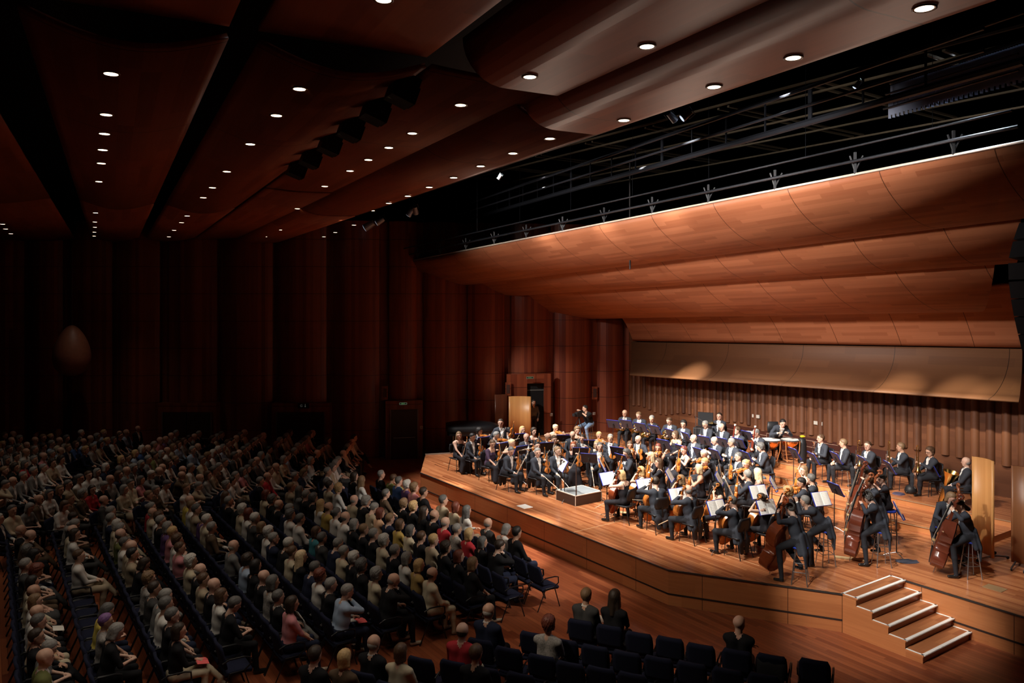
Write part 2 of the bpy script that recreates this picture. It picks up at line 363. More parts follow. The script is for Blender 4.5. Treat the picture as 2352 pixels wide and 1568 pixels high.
# risers
def riser(name, px, z, left_end, right_end):
    P = [at(x, y, z) for x, y in px]; P = [P[0]+left_end] + P + [P[-1]+right_end]
    pts = [(p.x, p.y) for p in P]
    m = MB(); m.poly(pts, z-.2-.0, z); return P, m
RM = [FLOORW, wood('riser_face', (.42, .16, .055), (.62, .26, .10), L=2, W=.3, rough=.35, grain=1, bandmix=.4)]
zA, zB, zC = 1.02, 1.19, 1.36
fw = lambda p, d: p + Fv*(f0-Fv.dot(p)-d)
Apx = [(1400, 1022), (1440, 1036), (1500, 1055), (1600, 1086), (1750, 1127), (1884, 1157), (2027, 1190), (2130, 1212), (2260, 1240)]
Bpx = [(1395, 1015), (1440, 1026), (1500, 1041), (1600, 1061), (1700, 1078), (1771, 1091), (1808, 1100), (1903, 1117), (2046, 1141), (2182, 1169), (2352, 1203)]
Cpx = [(1600, 1022), (1700, 1042), (1773, 1059), (1838, 1071)]
def do_riser(name, px, z):
    P = [at(x, y, z) for x, y in px]; b0 = fw(P[0], -.2); b1 = fw(P[-1], -.2)
    if b0.y > 37.6: b0 = Vector((b0.x+.2, 37.6, 0))
    pts = [(p.x, p.y) for p in P] + [(b1.x, b1.y), (b0.x, b0.y)]
    m = MB(); m.poly(pts, z-.17, z); o = m.build(name, RM); struct(o)
    m = MB()
    for A, B in zip(P[:-1], P[1:]): strip_along(m, A, B, z-.008, .03, .02, .008)
    struct(m.build('trim_%d' % {zA: 4, zB: 5, zC: 6}[z], plain('riser_edge', (.35, .22, .12), .4)))
do_riser('floor_riser_1', Apx, zA); do_riser('floor_riser_2', Bpx, zB); do_riser('floor_riser_3', Cpx, zC)
def floor_z(p):
    """height of the boards under a plan point"""
    def inside(px, z):
        Q = [at(x, y, z) for x, y in px]
        for A, B in zip(Q[:-1], Q[1:]):
            ta, tb, tp = Tv.dot(A), Tv.dot(B), Tv.dot(p)
            if min(ta, tb) <= tp <= max(ta, tb):
                k = (tp-ta)/(tb-ta); return Fv.dot(p) > Fv.dot(A)*(1-k)+Fv.dot(B)*k
        return False
    for px, z in ((Cpx, zC), (Bpx, zB), (Apx, zA)):
        if inside(px, z): return z
    return SH
# boards' joint lines on the stage
m = MB(); q0 = at(1000, 1064, SH); q1 = at(2045, 1321, SH)
for A, B in ((at(1018, 1063, SH), at(1930, 1330, SH)*.0+at(1744, 1299, SH)), (at(1317, 1222, SH), at(1425, 1196, SH))):
    d = (B-A).normalized(); c = (A+B)/2; M = Matrix.Translation((c.x, c.y, SH+.001)) @ Matrix.Rotation(math.atan2(d.y, d.x), 4, 'Z'); m.box((0, 0, 0), ((B-A).length, .02, .004), M)
struct(m.build('trim_7', plain('joint_pale', (.62, .38, .2), .35)))
for px, py, w, lb, nm in ((1205, 1163, .42, 'pale square floor plate near the stage lip before the podium', WHITE), (2285, 1350.5, .40, 'small square floor socket lid on the boards behind the stage steps', plain('socket_lid', (.32, .2, .1), .4))):
    m = MB(); m.box((0, 0, .004), (w, w*.8, .008)); o = m.build('floor_plate', nm, None, Mloc(at(px, py, SH), math.atan2(Tv.y, Tv.x))); tag(o, lb, 'floor plate')
# stage steps (five treads with white nosing tape)
S0 = cC; sd = Vector((cD.x-cC.x, cD.y-cC.y, 0)); sw = sd.length; sx = sd.normalized(); sy = Vector((sx.y, -sx.x, 0))  # sy: the way down
if sy.dot(Tv) < 0: sy = -sy
run = .36
st = root('stage_steps', (S0.x, S0.y, 0), 0)
STW = wood('tread_wood', (.30, .10, .04), (.50, .2, .08), L=.7, W=.11, rough=.35, grain=1, bandmix=.7)
def local(a, b, z): return Vector((sx.x*a+sy.x*b, sx.y*a+sy.y*b, z))
Ms = Matrix(((sx.x, sy.x, 0, 0), (sx.y, sy.y, 0, 0), (0, 0, 1, 0), (0, 0, 0, 1)))
for i in range(5):
    z = SH-.17*i; b0 = run*i; tp = root('tread', (0, 0, 0)); tp.parent = st
    bpy.data.objects.remove(tp)
    m = MB(); m.box((sw/2, b0+run/2-.03+.02*(i == 0), z-.02+(.004 if i == 0 else 0)), (sw, run+.02, .04), Ms); t = m.build('tread', STW, st)
    m = MB(); zz = z+.006+(.004 if i == 0 else 0)
    m.box((sw/2, b0+run-.035, zz), (sw, .065, .006), Ms); m.box((sw/2, b0+run-.0+.003, zz-.010), (sw, .006, .02), Ms)
    for a in (.02, sw-.02): m.box((a, b0+run/2-.02, zz), (.04, run, .006), Ms)
    if i == 0: m.box((sw/2, .01, zz), (sw, .05, .006), Ms)
    m.build('white_edging', WHITE, t)
    if i < 5:
        m = MB(); m.box((sw/2, b0+run-.06, z-.11), (sw-.02, .02, .14), Ms); m.build('step_riser', wood('step_riser_wood', (.2, .06, .03), (.3, .1, .045), rough=.3), st)
for a in (.01, sw-.01):
    m = MB(); pr = [(0, 0)]; pts = [(0.0, 0.0), (run*5-.03, 0.0)]
    for i in range(4, -1, -1):
        pts += [(run*(i+1)-.03, SH-.17*i-.04), (run*i-.03 if i else 0, SH-.17*i-.04)]
    n = len(pts); vs = [Ms @ Vector((a+dx, b, z)) for dx in (-.012, .012) for b, z in pts]
    fs = [tuple(range(n)), tuple(range(n, 2*n))[::-1]] + [(i, (i+1) % n, n+(i+1) % n, n+i) for i in range(n)]
    m.add(vs, fs, 0, [(b, z) for _ in (0, 1) for b, z in pts]); m.build('side_panel', FRONTW, st)
tag(st, 'wooden stage steps with white-edged treads at the front of the stage', 'steps')

# ---------------------------------------------------------------- rear wall with vertical ribs
wl_ = 24.0
m = MB(); A = W0; B = W0+Tv*wl_
m.add([(A.x, A.y, 0), (B.x, B.y, 0), (B.x, B.y, 6.6), (A.x, A.y, 6.6)], [(0, 1, 2, 3)], 0, [(0, 0), (wl_, 0), (wl_, 6.6), (0, 6.6)])
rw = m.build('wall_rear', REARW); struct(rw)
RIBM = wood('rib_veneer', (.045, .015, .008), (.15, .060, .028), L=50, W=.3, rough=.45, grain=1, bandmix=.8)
def zrib(t):
    return 3.4+.035*t
n = 0; t = .35; ribs = []
while t < 21.6:
    sp = .36 if t < 9.5 else (.40 if t < 13.4 else .46)
    w = sp*.30; bot = 2.05+.12*math.sin(t*2.1) if t < 13.4 else 2.25-.02*(t-13)
    ribs.append((t, w, bot)); t += sp
rib0 = root('ribbed_panelling', W0); struct(rib0); rib0.name = 'trim_8'
m = MB()
for t, w, bot in ribs:
    c = Tv*t; G = []; UV = []
    for k in range(9):
        a = math.pi*k/8; p = c - Tv*math.cos(a)*w - Fv*math.sin(a)*w*.9; G.append([Vector((p.x, p.y, bot)), Vector((p.x, p.y, 4.55+.03*t))]); UV.append([(0, t+k*.001), (3, t+k*.001)])
    m.grid(G, UV)
    cap = [G[k][0] for k in range(9)]; m.add(cap, [tuple(range(9))[::-1]], 0, [(0, t)]*9)
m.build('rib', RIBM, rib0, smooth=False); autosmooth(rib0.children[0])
# dark wainscot band with pale seams behind the timpani
m = MB(); ta, tb = 5.6, 13.2; zt = 2.0
m.box(((ta+tb)/2, 0, (zt+1.0)/2), (tb-ta, .06, zt-1.0), Matrix.Translation((W0.x, W0.y, 0)) @ Matrix(((Tv.x, -Fv.x, 0, 0), (Tv.y, -Fv.y, 0, 0), (0, 0, 1, 0), (0, 0, 0, 1))))
struct(m.build('trim_9', plain('wainscot_dark', (.045, .013, .009), .4)))
MW = Matrix.Translation((W0.x, W0.y, 0)) @ Matrix(((Tv.x, -Fv.x, 0, 0), (Tv.y, -Fv.y, 0, 0), (0, 0, 1, 0), (0, 0, 0, 1)))
m = MB()
for a, b, z in ((4.8, 8.1, 1.80), (8.4, 12.2, 1.66), (8.1, 11.4, 1.9), (12.4, 13.2, 1.52)): m.box(((a+b)/2, .04, z), (b-a, .012, .014), MW)
for tq in (8.1, 9.4, 12.3, 13.1, 11.4, 7.2): m.box((tq, .04, 1.55), (.012, .012, .7), MW)
struct(m.build('trim_10', plain('seam_pale', (.34, .22, .16), .5)))
for i, (px, py) in enumerate(((1736.5, 955.5), (1879.5, 971.5))):
    q = onv(px, py, .05); m = MB(); m.box((0, 0, 0), (.36, .05, .13), frame(q, (0, 0, 1), -Fv))
    o = m.build('emergency_light', plain('light_box', (.42, .38, .33), .5)); tag(o, ('small pale box light on the rear wall above the bassoons', 'small pale box light on the rear wall beside the timpanist')[i], 'light')

# ---------------------------------------------------------------- reflector canopies over the stage
def canopy(name, e0a, e0b, e1a, e1b, prof, n=14, nu=2, th=.05, mat=None):
    """surface between a top edge (e0a..e0b) and a bottom edge (e1a..e1b); prof(s)->(along, drop) in 0..1"""
    mat = mat or CANW; G = []; UV = []; lu = (e0b-e0a).length; acc = 0; last = None
    for i in range(n+1):
        a, b = prof(i/n); row = []; uvr = []
        for j in range(nu+1):
            k = j/nu; p0 = e0a.lerp(e0b, k); p1 = e1a.lerp(e1b, k)
            row.append(Vector((p0.x+(p1.x-p0.x)*a, p0.y+(p1.y-p0.y)*a, p0.z+(p1.z-p0.z)*b)))
        if last is not None: acc += (row[-1]-last).length
        last = row[-1]
        for j in range(nu+1): uvr.append((Tv.dot(row[j]), acc))
        G.append(row); UV.append(uvr)
    m = MB(); m.grid(G, UV); o = m.build(name, [mat, BLACK]); sf = o.modifiers.new('s', 'SOLIDIFY'); sf.thickness = th; sf.offset = -1
    o.data.polygons.foreach_set('use_smooth', [True]*len(o.data.polygons)); return struct(o)
q = lambda s: (s**1.25, math.sin(s*math.pi/2)**.95)
def ext(a, b, k): return a + (b-a)*k
p1a, p1b = onv(930, 603, 9.75), onv(2352, 328, 9.75); l1a, l1b = onv(1055, 655, 7.2), onv(2347, 497, 7.2)
def wall_hit(P):      # slide a point along Tv until it meets the side wall
    A, B = Vector((*WL[1], 0)), Vector((*WL[2], 0)); D = B-A
    k = (D.x*(A.y-P.y)-D.y*(A.x-P.x))/(D.x*Tv.y-D.y*Tv.x); return Vector((P.x+Tv.x*k, P.y+Tv.y*k, P.z))
canopy('ceiling_canopy_1', p1a, ext(p1a, p1b, 1.03), l1a, ext(l1a, l1b, 1.004), q)
p2a, p2b = onv(1058, 650, 7.1), onv(2347, 492, 7.1); l2a, l2b = onv(1161, 679, 5.1), onv(2335, 600, 5.1)
canopy('ceiling_canopy_2', p2a + Vector((0, 0, .15)), p2b + Vector((0, 0, .15)), l2a, l2b, q)
p3a, p3b = onv(1161, 676, 5.0), onv(2287, 600, 5.0); l3a, l3b = onv(1354, 730, 1.7), onv(2254, 712, 1.7)
canopy('ceiling_canopy_3', p3a + Vector((0, 0, .12)), p3b + Vector((0, 0, .12)), l3a, l3b, q)
p4a, p4b = onv(1420, 722, 2.0), onv(2420, 640, 2.0); l4a, l4b = onv(1455, 781, .25), onv(2420, 797.5, .25)
canopy('ceiling_canopy_4', p4a, p4b, l4a, l4b, lambda s: (s**.8, s**1.3))
p5a, p5b = onv(1452, 785, .12), onv(2349, 801, .12); l5a, l5b = onv(1447, 862, 1.5), onv(2340, 925, 1.5)
canopy('ceiling_canopy_5', p5a, p5b, l5a, l5b, lambda s: (1-(1-s**2.2)**.7 if s < 1 else 1, s), 16, mat=wood('reflector_veneer', (.125, .052, .022), (.19, .083, .034), L=2.6, W=.3, rough=.6, grain=.7, su=3.6, sw=.02, bandmix=.5))
# first canopy lip, spotlight on it put into its pale colour, and hanger brackets
m = MB(); m.tube([p1a+Vector((0, 0, .03)), p1b+Vector((0, 0, .03))], .028, 6); o = m.build('trim_11', plain('lip_lit', (.8, .7, .6), .35, .2)); struct(o)
# ---------------------------------------------------------------- hall ceiling: long wooden clouds
Q = Vector((-.4635, .886, 0)); Pp = Vector((.886, .4635, 0))
def PR(p, r, z): v = Pp*p+Q*r; return Vector((v.x, v.y, z))
ZC = 10.1
def cloud(name, p0, p1, r0, r1, curl=.0, belly=0.0, dz=0.0, su=None):
    G = []; UV = []; n = 18
    for i in range(n+1):
        s = i/n; pp = p0+(p1-p0)*s
        z = ZC+dz - belly*math.sin(math.pi*s)
        if curl and s < .42: z += curl*(1-math.sin(s/.42*math.pi/2)) ; pp = p0 + (p1-p0)*(.42*(1-math.cos(s/.42*math.pi/2)) if s < .42 else s)
        G.append([PR(pp, r0, z), PR(pp, r1, z)]); UV.append([(r0, s*(p1-p0)), (r1, s*(p1-p0))])
    m = MB(); m.grid(G, UV, flip=True); o = m.build(name, [CEILW]); sf = o.modifiers.new('s', 'SOLIDIFY'); sf.thickness = .06; sf.offset = 1
    o.data.polygons.foreach_set('use_smooth', [True]*len(o.data.polygons)); return struct(o)
k = 0
strips = [(-12, -4.6), (-4.5, -1.5), (-.8, 1.12), (1.42, 3.38), (3.45, 5.36), (5.37, 7.22)]
for i, (a, b) in enumerate(strips):
    last = i == 5; nb = 8.7 if i < 5 else 9.7; fb = 24.8 if i < 4 else (20.0 if i == 4 else 23.6)
    cu = .75 if last else (.5 if i == 4 else 0)
    an, bn = (3.85, 5.22) if i == 4 else ((5.24, 6.5) if last else (a, b)); am, bm = (5.06, 6.82) if last else (a, b)
    k += 1; cloud('ceiling_panel_%d' % k, an, bn, -8, nb-.02, curl=(.55 if i == 4 else .42) if i >= 4 else 0, belly=0, dz=(.16 if i < 4 else (-.08 if i == 4 else -.28)))
    k += 1; cloud('ceiling_panel_%d' % k, am, bm, nb, fb-.05, curl=.30 if last else 0, belly=.24 if i < 4 else .04, dz=-.15 if last else .04)
    k += 1; cloud('ceiling_panel_%d' % k, am, bm, fb+.12, 44, curl=.3 if last else 0, belly=.16 if i < 4 else .04, dz=-.17 if last else .02)
# black void above the clouds
m = MB(); z = 11.6; c = [PR(-14, -10, z), PR(7.3, -10, z), PR(7.3, 46, z), PR(-14, 46, z)]
m.add(c, [(0, 1, 2, 3)]); struct(m.build('ceiling_void', plain('void', (.002, .002, .003), .9)))
# seam strip closing the edge towards the stage opening
m = MB(); m.tube([PR(6.86, 9.7, 10.0), PR(6.86, 38, 10.0)], .05, 6); struct(m.build('trim_12', plain('edge_black', (.02, .012, .01), .5)))

LIGHTS = [(255,168),(244,262),(240,306),(236,343),(233,374),(228,416),(220,488),(218.5,509),(218.5,521),(217.5,532.5),(217,541.5),
 (688,203),(635,264),(575,330),(521,393),(488,430),(467,453),(430,495),(417,510.5),(400,528),(388,543),(881,-2),
 (1486,105),(1217,175),(1058,240),(947,305),(893,338),(846,366),(804,391.5),(746,427),(683,478.5),(646,527.5),(614.5,543),
 (2123,17),(1822,131),(1640,198),(1433,275),(1263,317),(1178,351),(1104,380.5),(1042,407),(986,429),(937,449.5),(893,466),(855,483),(813,516),(770,533),(744,543),(715,553.5),
 (6,514),(13,525),(25,536)]
LAMP = glow('lamp_glow', (1, .80, .55), 6.0)
def make_downlight():
    r = root('ceiling_downlight'); m = MB(); m.lathe([(.075, .03), (.075, 0), (.10, -.004), (.10, .01)], 20); m.build('trim_ring', plain('ring_brown', (.2, .08, .04), .4), r, smooth=True)
    m = MB(); m.lathe([(.0005, 0), (.076, 0)], 20); m.build('lamp_face', LAMP, r); return r
dl0 = make_downlight(); first = True; NEAR_L = []
ordw = ['first', 'second', 'third', 'fourth', 'fifth', 'sixth', 'seventh', 'eighth', 'ninth', 'tenth', 'eleventh', 'twelfth', 'thirteenth', 'fourteenth', 'fifteenth', 'sixteenth', 'seventeenth', 'eighteenth', 'nineteenth', 'twentieth', 'twenty-first', 'twenty-second', 'twenty-third', 'twenty-fourth', 'twenty-fifth', 'twenty-sixth', 'twenty-seventh', 'twenty-eighth']
rowsl = {0: ('second outermost ceiling row', 0), }
def ceil_z(px, py):
    z = ZC
    for _ in range(4):
        d = F_PX*(z-CAMZ)/(HZ-py); X = (px-1176)/F_PX*d; p = Pp.x*X+Pp.y*d; r = Q.x*X+Q.y*d; z = ZC
        for i, (a, b) in enumerate(strips):
            if a <= p <= b:
                s = (p-a)/(b-a); last = i >= 4; nb = 8.7 if i < 5 else 9.7; fb = 24.8 if i < 4 else (20.0 if i == 4 else 23.6)
                lo = -.19 if i == 5 else 0
                if r < nb: z = ZC + (.16 if i < 4 else (-.08 if i == 4 else -.28))
                elif r < fb: z = ZC+.04+lo-(.24 if i < 4 else .04)*math.sin(math.pi*s)
                else: z = ZC+.02+lo-(.16 if i < 4 else .04)*math.sin(math.pi*s)
    return z-.012, d
grp = [(0, 11, 'row above the middle of the side audience'), (11, 21, 'second row from the spot boxes'), (21, 22, 'second row from the spot boxes, nearest of all'), (22, 33, 'row between the spot boxes and the stage'), (33, 49, 'row along the stage opening'), (49, 52, 'short row at the far corner of the hall')]
for i, (px, py) in enumerate(LIGHTS):
    z, d = ceil_z(px, py); o = dl0 if first else copy_tree(dl0); first = False
    o.location = ((px-1176)/F_PX*d, d, z); NEAR_L.append(o.location.copy())
    g = [x for x in grp if x[0] <= i < x[1]][0]
    lb = 'lit round ceiling downlight, %s in the %s' % (ordw[i-g[0]], g[2]) if g[0] != 21 else 'lit round ceiling downlight cut by the top of the picture'
    tag(o, lb, 'ceiling light', 'round downlights in the wooden ceiling')
for i, kk in ((0, 1), (1, 1.2), (3, 1.2), (4, .8), (5, .8), (7, 1.1), (9, 1.1), (11, .8), (13, 1.1), (14, 1.1), (15, 1.1), (16, 1.5), (18, 1.6), (24, .8), (26, 1.2), (27, 1.5), (30, 1.3), (28, .2), (38, .2)):
    p = NEAR_L[i]; spot(p+Vector((0, 0, -.05)), p+Vector((0, 0, -5)), HALL_W*1.3*kk, 84, (1, .86, .70), 1, .08, 'downlight_beam')
for p_, r_ in ((-3.6, 9), (-3.6, 13.5), (-3.6, 18), (-3.6, 23), (-3.6, 27.5), (-6.5, 30), (-8, 24)):      # lamps of the outer rows over the side seats
    p = PR(p_, r_, 9.85); spot(p, p+Vector((0, 0, -5)), HALL_W*2.0, 84, (1, .86, .70), 1, .08, 'downlight_beam')
# spot boxes between two clouds
def make_box():
    r = root('spot_box'); m = MB(); m.box((0, 0, 0), (.30, .34, .34)); m.build('housing', BLACK, r); m = MB(); m.box((.17, 0, -.04), (.02, .26, .22)); m.build('lens', plain('lens_dark', (.03, .035, .045), .15), r); return r
b0 = make_box(); first = True
for i, (px, py) in enumerate(((925, 206), (863, 251), (806, 293), (758, 329), (714, 361), (682, 387))):
    p = at(px, py, 9.98); o = b0 if first else copy_tree(b0); first = False; o.location = p; o.rotation_euler = (0, .35, .48)
    tag(o, 'black spotlight box in the ceiling gap, %s from the near end' % ordw[i], 'spotlight', 'black spotlight boxes in the ceiling gap')
    spot(p+Vector((-.12, -.05, -.12)), p+Vector((-1.0, -.5, .12)), 1.1, 80, (1, .75, .4), 1, .03, 'box_spill')

# ---------------------------------------------------------------- dark fly space with rigging
def rail_pts(x0, y0, x1, y1, z): return at(x0, y0, z), at(x1, y1, z)
r = root('lighting_catwalk', (0, 0, 0)); tz = 11.0
a, b = at(880, 559, tz), at(2352, 140, tz); a2_, b2_ = at(860, 548, tz+.55), at(2352, 98, tz+.55)
A1, B1 = a, b; D1 = (B1-A1); L1 = D1.length; D1.normalize()
MB().tube([A1, B1], .075, 8).build('lower_rail', TRUSSM, r); up = Vector((0, 0, 1))
MB().tube([A1+up*.75, B1+up*.75], .03, 6).build('upper_rail', TRUSSM, r)
side = Vector((-D1.y, D1.x, 0))
MB().tube([A1+up*.38-side*.9, B1+up*.38-side*.9], .03, 6).build('outer_rail', TRUSSM, r)
MB().tube([A1-side*.9+up*.05, B1-side*.9+up*.05], .03, 6).build('lower_rail', TRUSSM, r)
nn = int(L1/1.35)
for i in range(nn):
    p = A1+D1*(i*1.35+.3); w = .1 if i % 4 == 0 else .035
    m = MB(); m.box((0, 0, .38), (w, .03, .74), frame(p, (0, 0, 1), side)); m.build('post', TRUSSM, r)
tag(r, 'long grey lighting catwalk truss hanging in the black space above the stage', 'catwalk')
def batten(label, pa, pb, rad=.03, hang=True, drops=5, mat=None, posts=None):
    r = root('lighting_batten'); m = MB(); m.tube([pa, pb], rad, 6); m.build('pipe', mat or TRUSSM, r)
    for i in range(drops):
        p = pa.lerp(pb, (i+.5)/drops); MB().tube([p, p+up*3], .006, 4).build('cable', TRUSSM, r)
    tag(r, label, 'lighting bar'); return r
batten('thin dark lighting bar hugging the edge of the wooden ceiling', PR(7.9, 5, 10.6), PR(7.9, 33, 10.6))
batten('thin dark lighting bar just above the first wooden canopy', p1a+up*.55-Fv*.5, p1b+up*.55-Fv*.5, .025, drops=9)
batten('lower of the two dark pipes above the first wooden canopy', p1a+up*.28-Fv*.25, p1b+up*.28-Fv*.25, .035, drops=0)
# brackets gripping the canopy lip
br0 = None
for i in range(12):
    p = p1a.lerp(p1b, (i+.6)/12.2)
    if br0 is None:
        m = MB(); m.box((0, 0, .28), (.05, .05, .5)); m.tube([(0, 0, .1), (.18, 0, .45)], .02, 6); m.tube([(0, 0, .1), (-.12, 0, .45)], .02, 6); br0 = m.build('canopy_hanger', plain('hanger_metal', (.10, .11, .12), .45, .3)); o = br0
    else: o = br0.copy(); COL.objects.link(o)
    o.location = p; tag(o, 'small grey hanger bracket on the canopy lip, %s from the side wall' % ordw[i], 'bracket', 'hanger brackets along the canopy lip')
# yellow-grey grid of rails
r = root('ceiling_grid', (0, 0, 0)); gz = 12.6
for i, ff in enumerate((f0-9.6, f0-8.6, f0-6.6, f0-4.6, f0-2.6)):
    MB().box(((-30-6)/2, 0, 0), (26, .07, .05), Matrix.Translation(Fv*ff+Vector((0, 0, gz))) @ Matrix(((Tv.x, Fv.x, 0, 0), (Tv.y, Fv.y, 0, 0), (0, 0, 1, 0), (0, 0, 0, 1)))).build('long_rail', GRIDM, r)
for i in range(8):
    tt = -29+i*2.9
    for e in (0, .35):
        MB().box((f0-5.8, 0, .07), (6.6, .07, .05), Matrix.Translation(Tv*(tt+e)+Vector((0, 0, gz))) @ Matrix(((Fv.x, Tv.x, 0, 0), (Fv.y, Tv.y, 0, 0), (0, 0, 1, 0), (0, 0, 0, 1)))).build('cross_rail', GRIDM, r)
tag(r, 'dim yellowish grid of ceiling rails in the black space above the stage', 'rail grid')
# pleated silver sound curtain near the catwalk
def silver(x0, y0, x1, y1, z, h, label):
    a, b = at(x0, y0, z), at(x1, y1, z); d = b-a; n = 56; L = d.length; d.normalize(); s_ = Vector((-d.y, d.x, 0)); G = []
    for i in range(n*2+1):
        k = i/(n*2); p = a+d*(L*k)+s_*(.05*(i % 2)); hh = h*(1 if (i//1) % 4 < 2 else .8); G.append([p, p-up*hh])
    m = MB(); m.grid(G); m.tube([a+up*.05, b+up*.05], .04, 6, mi=1); m.tube([a-up*h*.45-s_*.12, b-up*h*.45-s_*.12], .02, 6, mi=1)
    o = m.build('pleated_metal_curtain', [plain('silver_slats', (.62, .70, .85), .4, .3), BLACK]); tag(o, label, 'metal curtain')
silver(2040, 235, 2352, 142, 11.2, .32, 'lower silver pleated metal band beside the catwalk')
silver(2045, 196, 2352, 98, 11.5, .42, 'upper dim silver pleated metal band beside the catwalk')
# light fixtures at the far end of the opening and clip spots
def fixture(px, py, z, label, s=1.0, rot=(.6, .3, .8)):
    r = root('stage_spotlight', at(px, py, z)); r.rotation_euler = rot
    m = MB(); m.tube([(0, 0, -.16*s), (0, 0, .14*s)], [.11*s, .08*s], 12); m.build('housing', plain('fixture_grey', (.25, .26, .3), .4, .3), r)
    m = MB(); m.lathe([(.001, -.165*s), (.10*s, -.165*s)], 12); m.build('lens', glow('lens_glow', (.75, .85, 1), 1.0), r)
    m = MB(); m.tube([(-.13*s, 0, 0), (-.13*s, 0, .2*s), (.13*s, 0, .2*s), (.13*s, 0, 0)], .012, 5); m.build('yoke', TRUSSM, r); tag(r, label, 'spotlight'); return r
fixture(849, 517, 10.6, 'bright spotlight at the far end of the stage opening', 1.6, (.4, 1.0, .4))
fixture(874, 507, 10.6, 'second spotlight beside the bright one at the far opening end', 1.2, (.4, 1.0, .4))
fixture(943, 487, 10.9, 'pale spotlight hanging under the edge of the ceiling, far end', 1.1)
fixture(954, 482, 10.9, 'pale spotlight close beside the one under the ceiling edge', 1.1, (.6, -.4, .4))
fixture(1543, 268, 10.9, 'small pale spotlight flag hung near the middle ceiling edge', .7, (.2, -.9, .2))
fixture(1577, 264, 10.9, 'small pale spotlight flag paired at the middle ceiling edge', .7, (.2, .9, .2))
fixture(1148, 406, 10.9, 'tiny lit spotlight under the ceiling edge above the choir canopy', .5)
fixture(1970, 194, 11.4, 'tiny lit spotlight above the catwalk near the silver curtain', .5)
for i, (a_, b_) in enumerate(SPOT_POS):
    r = root('stage_spotlight', a_+(a_-b_).normalized()*.3); r.rotation_euler = (b_-a_).to_track_quat('-Z', 'Y').to_euler()
    m = MB(); m.tube([(0, 0, -.12), (0, 0, .2)], [.14, .1], 12); m.build('housing', BLACK, r); tag(r, 'black stage spotlight on the grid, %s from the side wall' % ordw[(4, 3, 2, 1, 8, 5, 6, 7, 0)[i] if i < 9 else i], 'spotlight', 'black stage spotlights over the orchestra')
# hanging microphone
p = aty(1447, 618, 26.0); r = root('hanging_microphone', p); MB().tube([(0, 0, 0), (0, 0, .28)], [.02, .03], 8).build('capsule', BLACK, r)
MB().tube([(0, 0, .28), (0, 0, 3.6)], .026, 5).build('cable', BLACK, r); tag(r, 'black microphone hanging on a thin cable before the canopy', 'microphone')
# curved line-array loudspeaker at the side of the shell
r = root('line_array', (0, 0, 0)); tag(r, 'curved black hanging loudspeaker column at the end of the canopies', 'loudspeaker')
pts = [(2354, 520), (2340, 560), (2330, 600), (2331, 640), (2336, 680), (2343, 720), (2352, 760), (2362, 800)]
for i in range(len(pts)-1):
    a_, b_ = aty(*pts[i], 15.5), aty(*pts[i+1], 15.5); c = (a_+b_)/2+Vector((.62, .1, 0)); dd = (b_-a_); ang = math.atan2(dd.x, -dd.z)
    m = MB(); m.box((0, 0, 0), (.78, .9, dd.length*.97), Matrix.Translation(c) @ Matrix.Rotation(-ang, 4, 'Y')); m.build('cabinet', plain('speaker_black', (.0025, .0025, .003), .9, spec=.1), r)
MB().tube([aty(2372, 500, 15.5), aty(2372, 300, 15.5)], .02, 6).build('cable', BLACK, r)
# upper rear part closing the side gap
# ================================================================ PEOPLE
def surf_net(val, mat, org, h):
    ins = val < 0; nx, ny, nz = val.shape; cs = np.zeros((nx-1, ny-1, nz-1, 3), np.float32); cn = np.zeros((nx-1, ny-1, nz-1), np.int16)
    cr = []
    for ax in range(3):
        sl0 = [slice(None)]*3; sl1 = [slice(None)]*3; sl0[ax] = slice(0, -1); sl1[ax] = slice(1, None)
        a, b = val[tuple(sl0)], val[tuple(sl1)]; c = (ins[tuple(sl0)] != ins[tuple(sl1)])
        t = np.where(c, a/(a-b+1e-12), 0)
        idx = np.indices(a.shape).astype(np.float32); P = np.stack(idx, -1); P[..., ax] += t; P *= c[..., None]
        o = [i for i in range(3) if i != ax]
        for d0 in (0, 1):
            for d1 in (0, 1):
                s = [slice(None)]*3; n0 = a.shape[o[0]]; n1 = a.shape[o[1]]
                s[o[0]] = slice(d0, n0-1+d0); s[o[1]] = slice(d1, n1-1+d1)
                cs += P[tuple(s)]; cn += c[tuple(s)]
        cr.append(c)
    on = cn > 0; ids = np.full(cn.shape, -1, np.int32); ids[on] = np.arange(on.sum())
    V = cs[on]/cn[on][:, None]*h + np.array(org, np.float32)
    F = []
    for ax in range(3):
        c = cr[ax].copy(); o = [i for i in range(3) if i != ax]
        for q in o:
            s = [slice(None)]*3; s[q] = 0; c[tuple(s)] = False; s[q] = -1; c[tuple(s)] = False
        I = np.argwhere(c)
        if not len(I): continue
        e0 = np.zeros(3, int); e0[o[0]] = 1; e1 = np.zeros(3, int); e1[o[1]] = 1
        g = lambda J: ids[J[:, 0], J[:, 1], J[:, 2]]
        q = np.stack([g(I-e0-e1), g(I-e1), g(I), g(I-e0)], 1)
        flip = ins[I[:, 0], I[:, 1], I[:, 2]]
        if ax == 1: flip = ~flip
        q[~flip] = q[~flip][:, ::-1]; F.append(q)
    F = np.concatenate(F); cen = V[F].mean(1); g = np.clip(np.round((cen-np.array(org))/h).astype(int), 0, np.array(val.shape)-1)
    return V, F, mat[g[:, 0], g[:, 1], g[:, 2]], cen
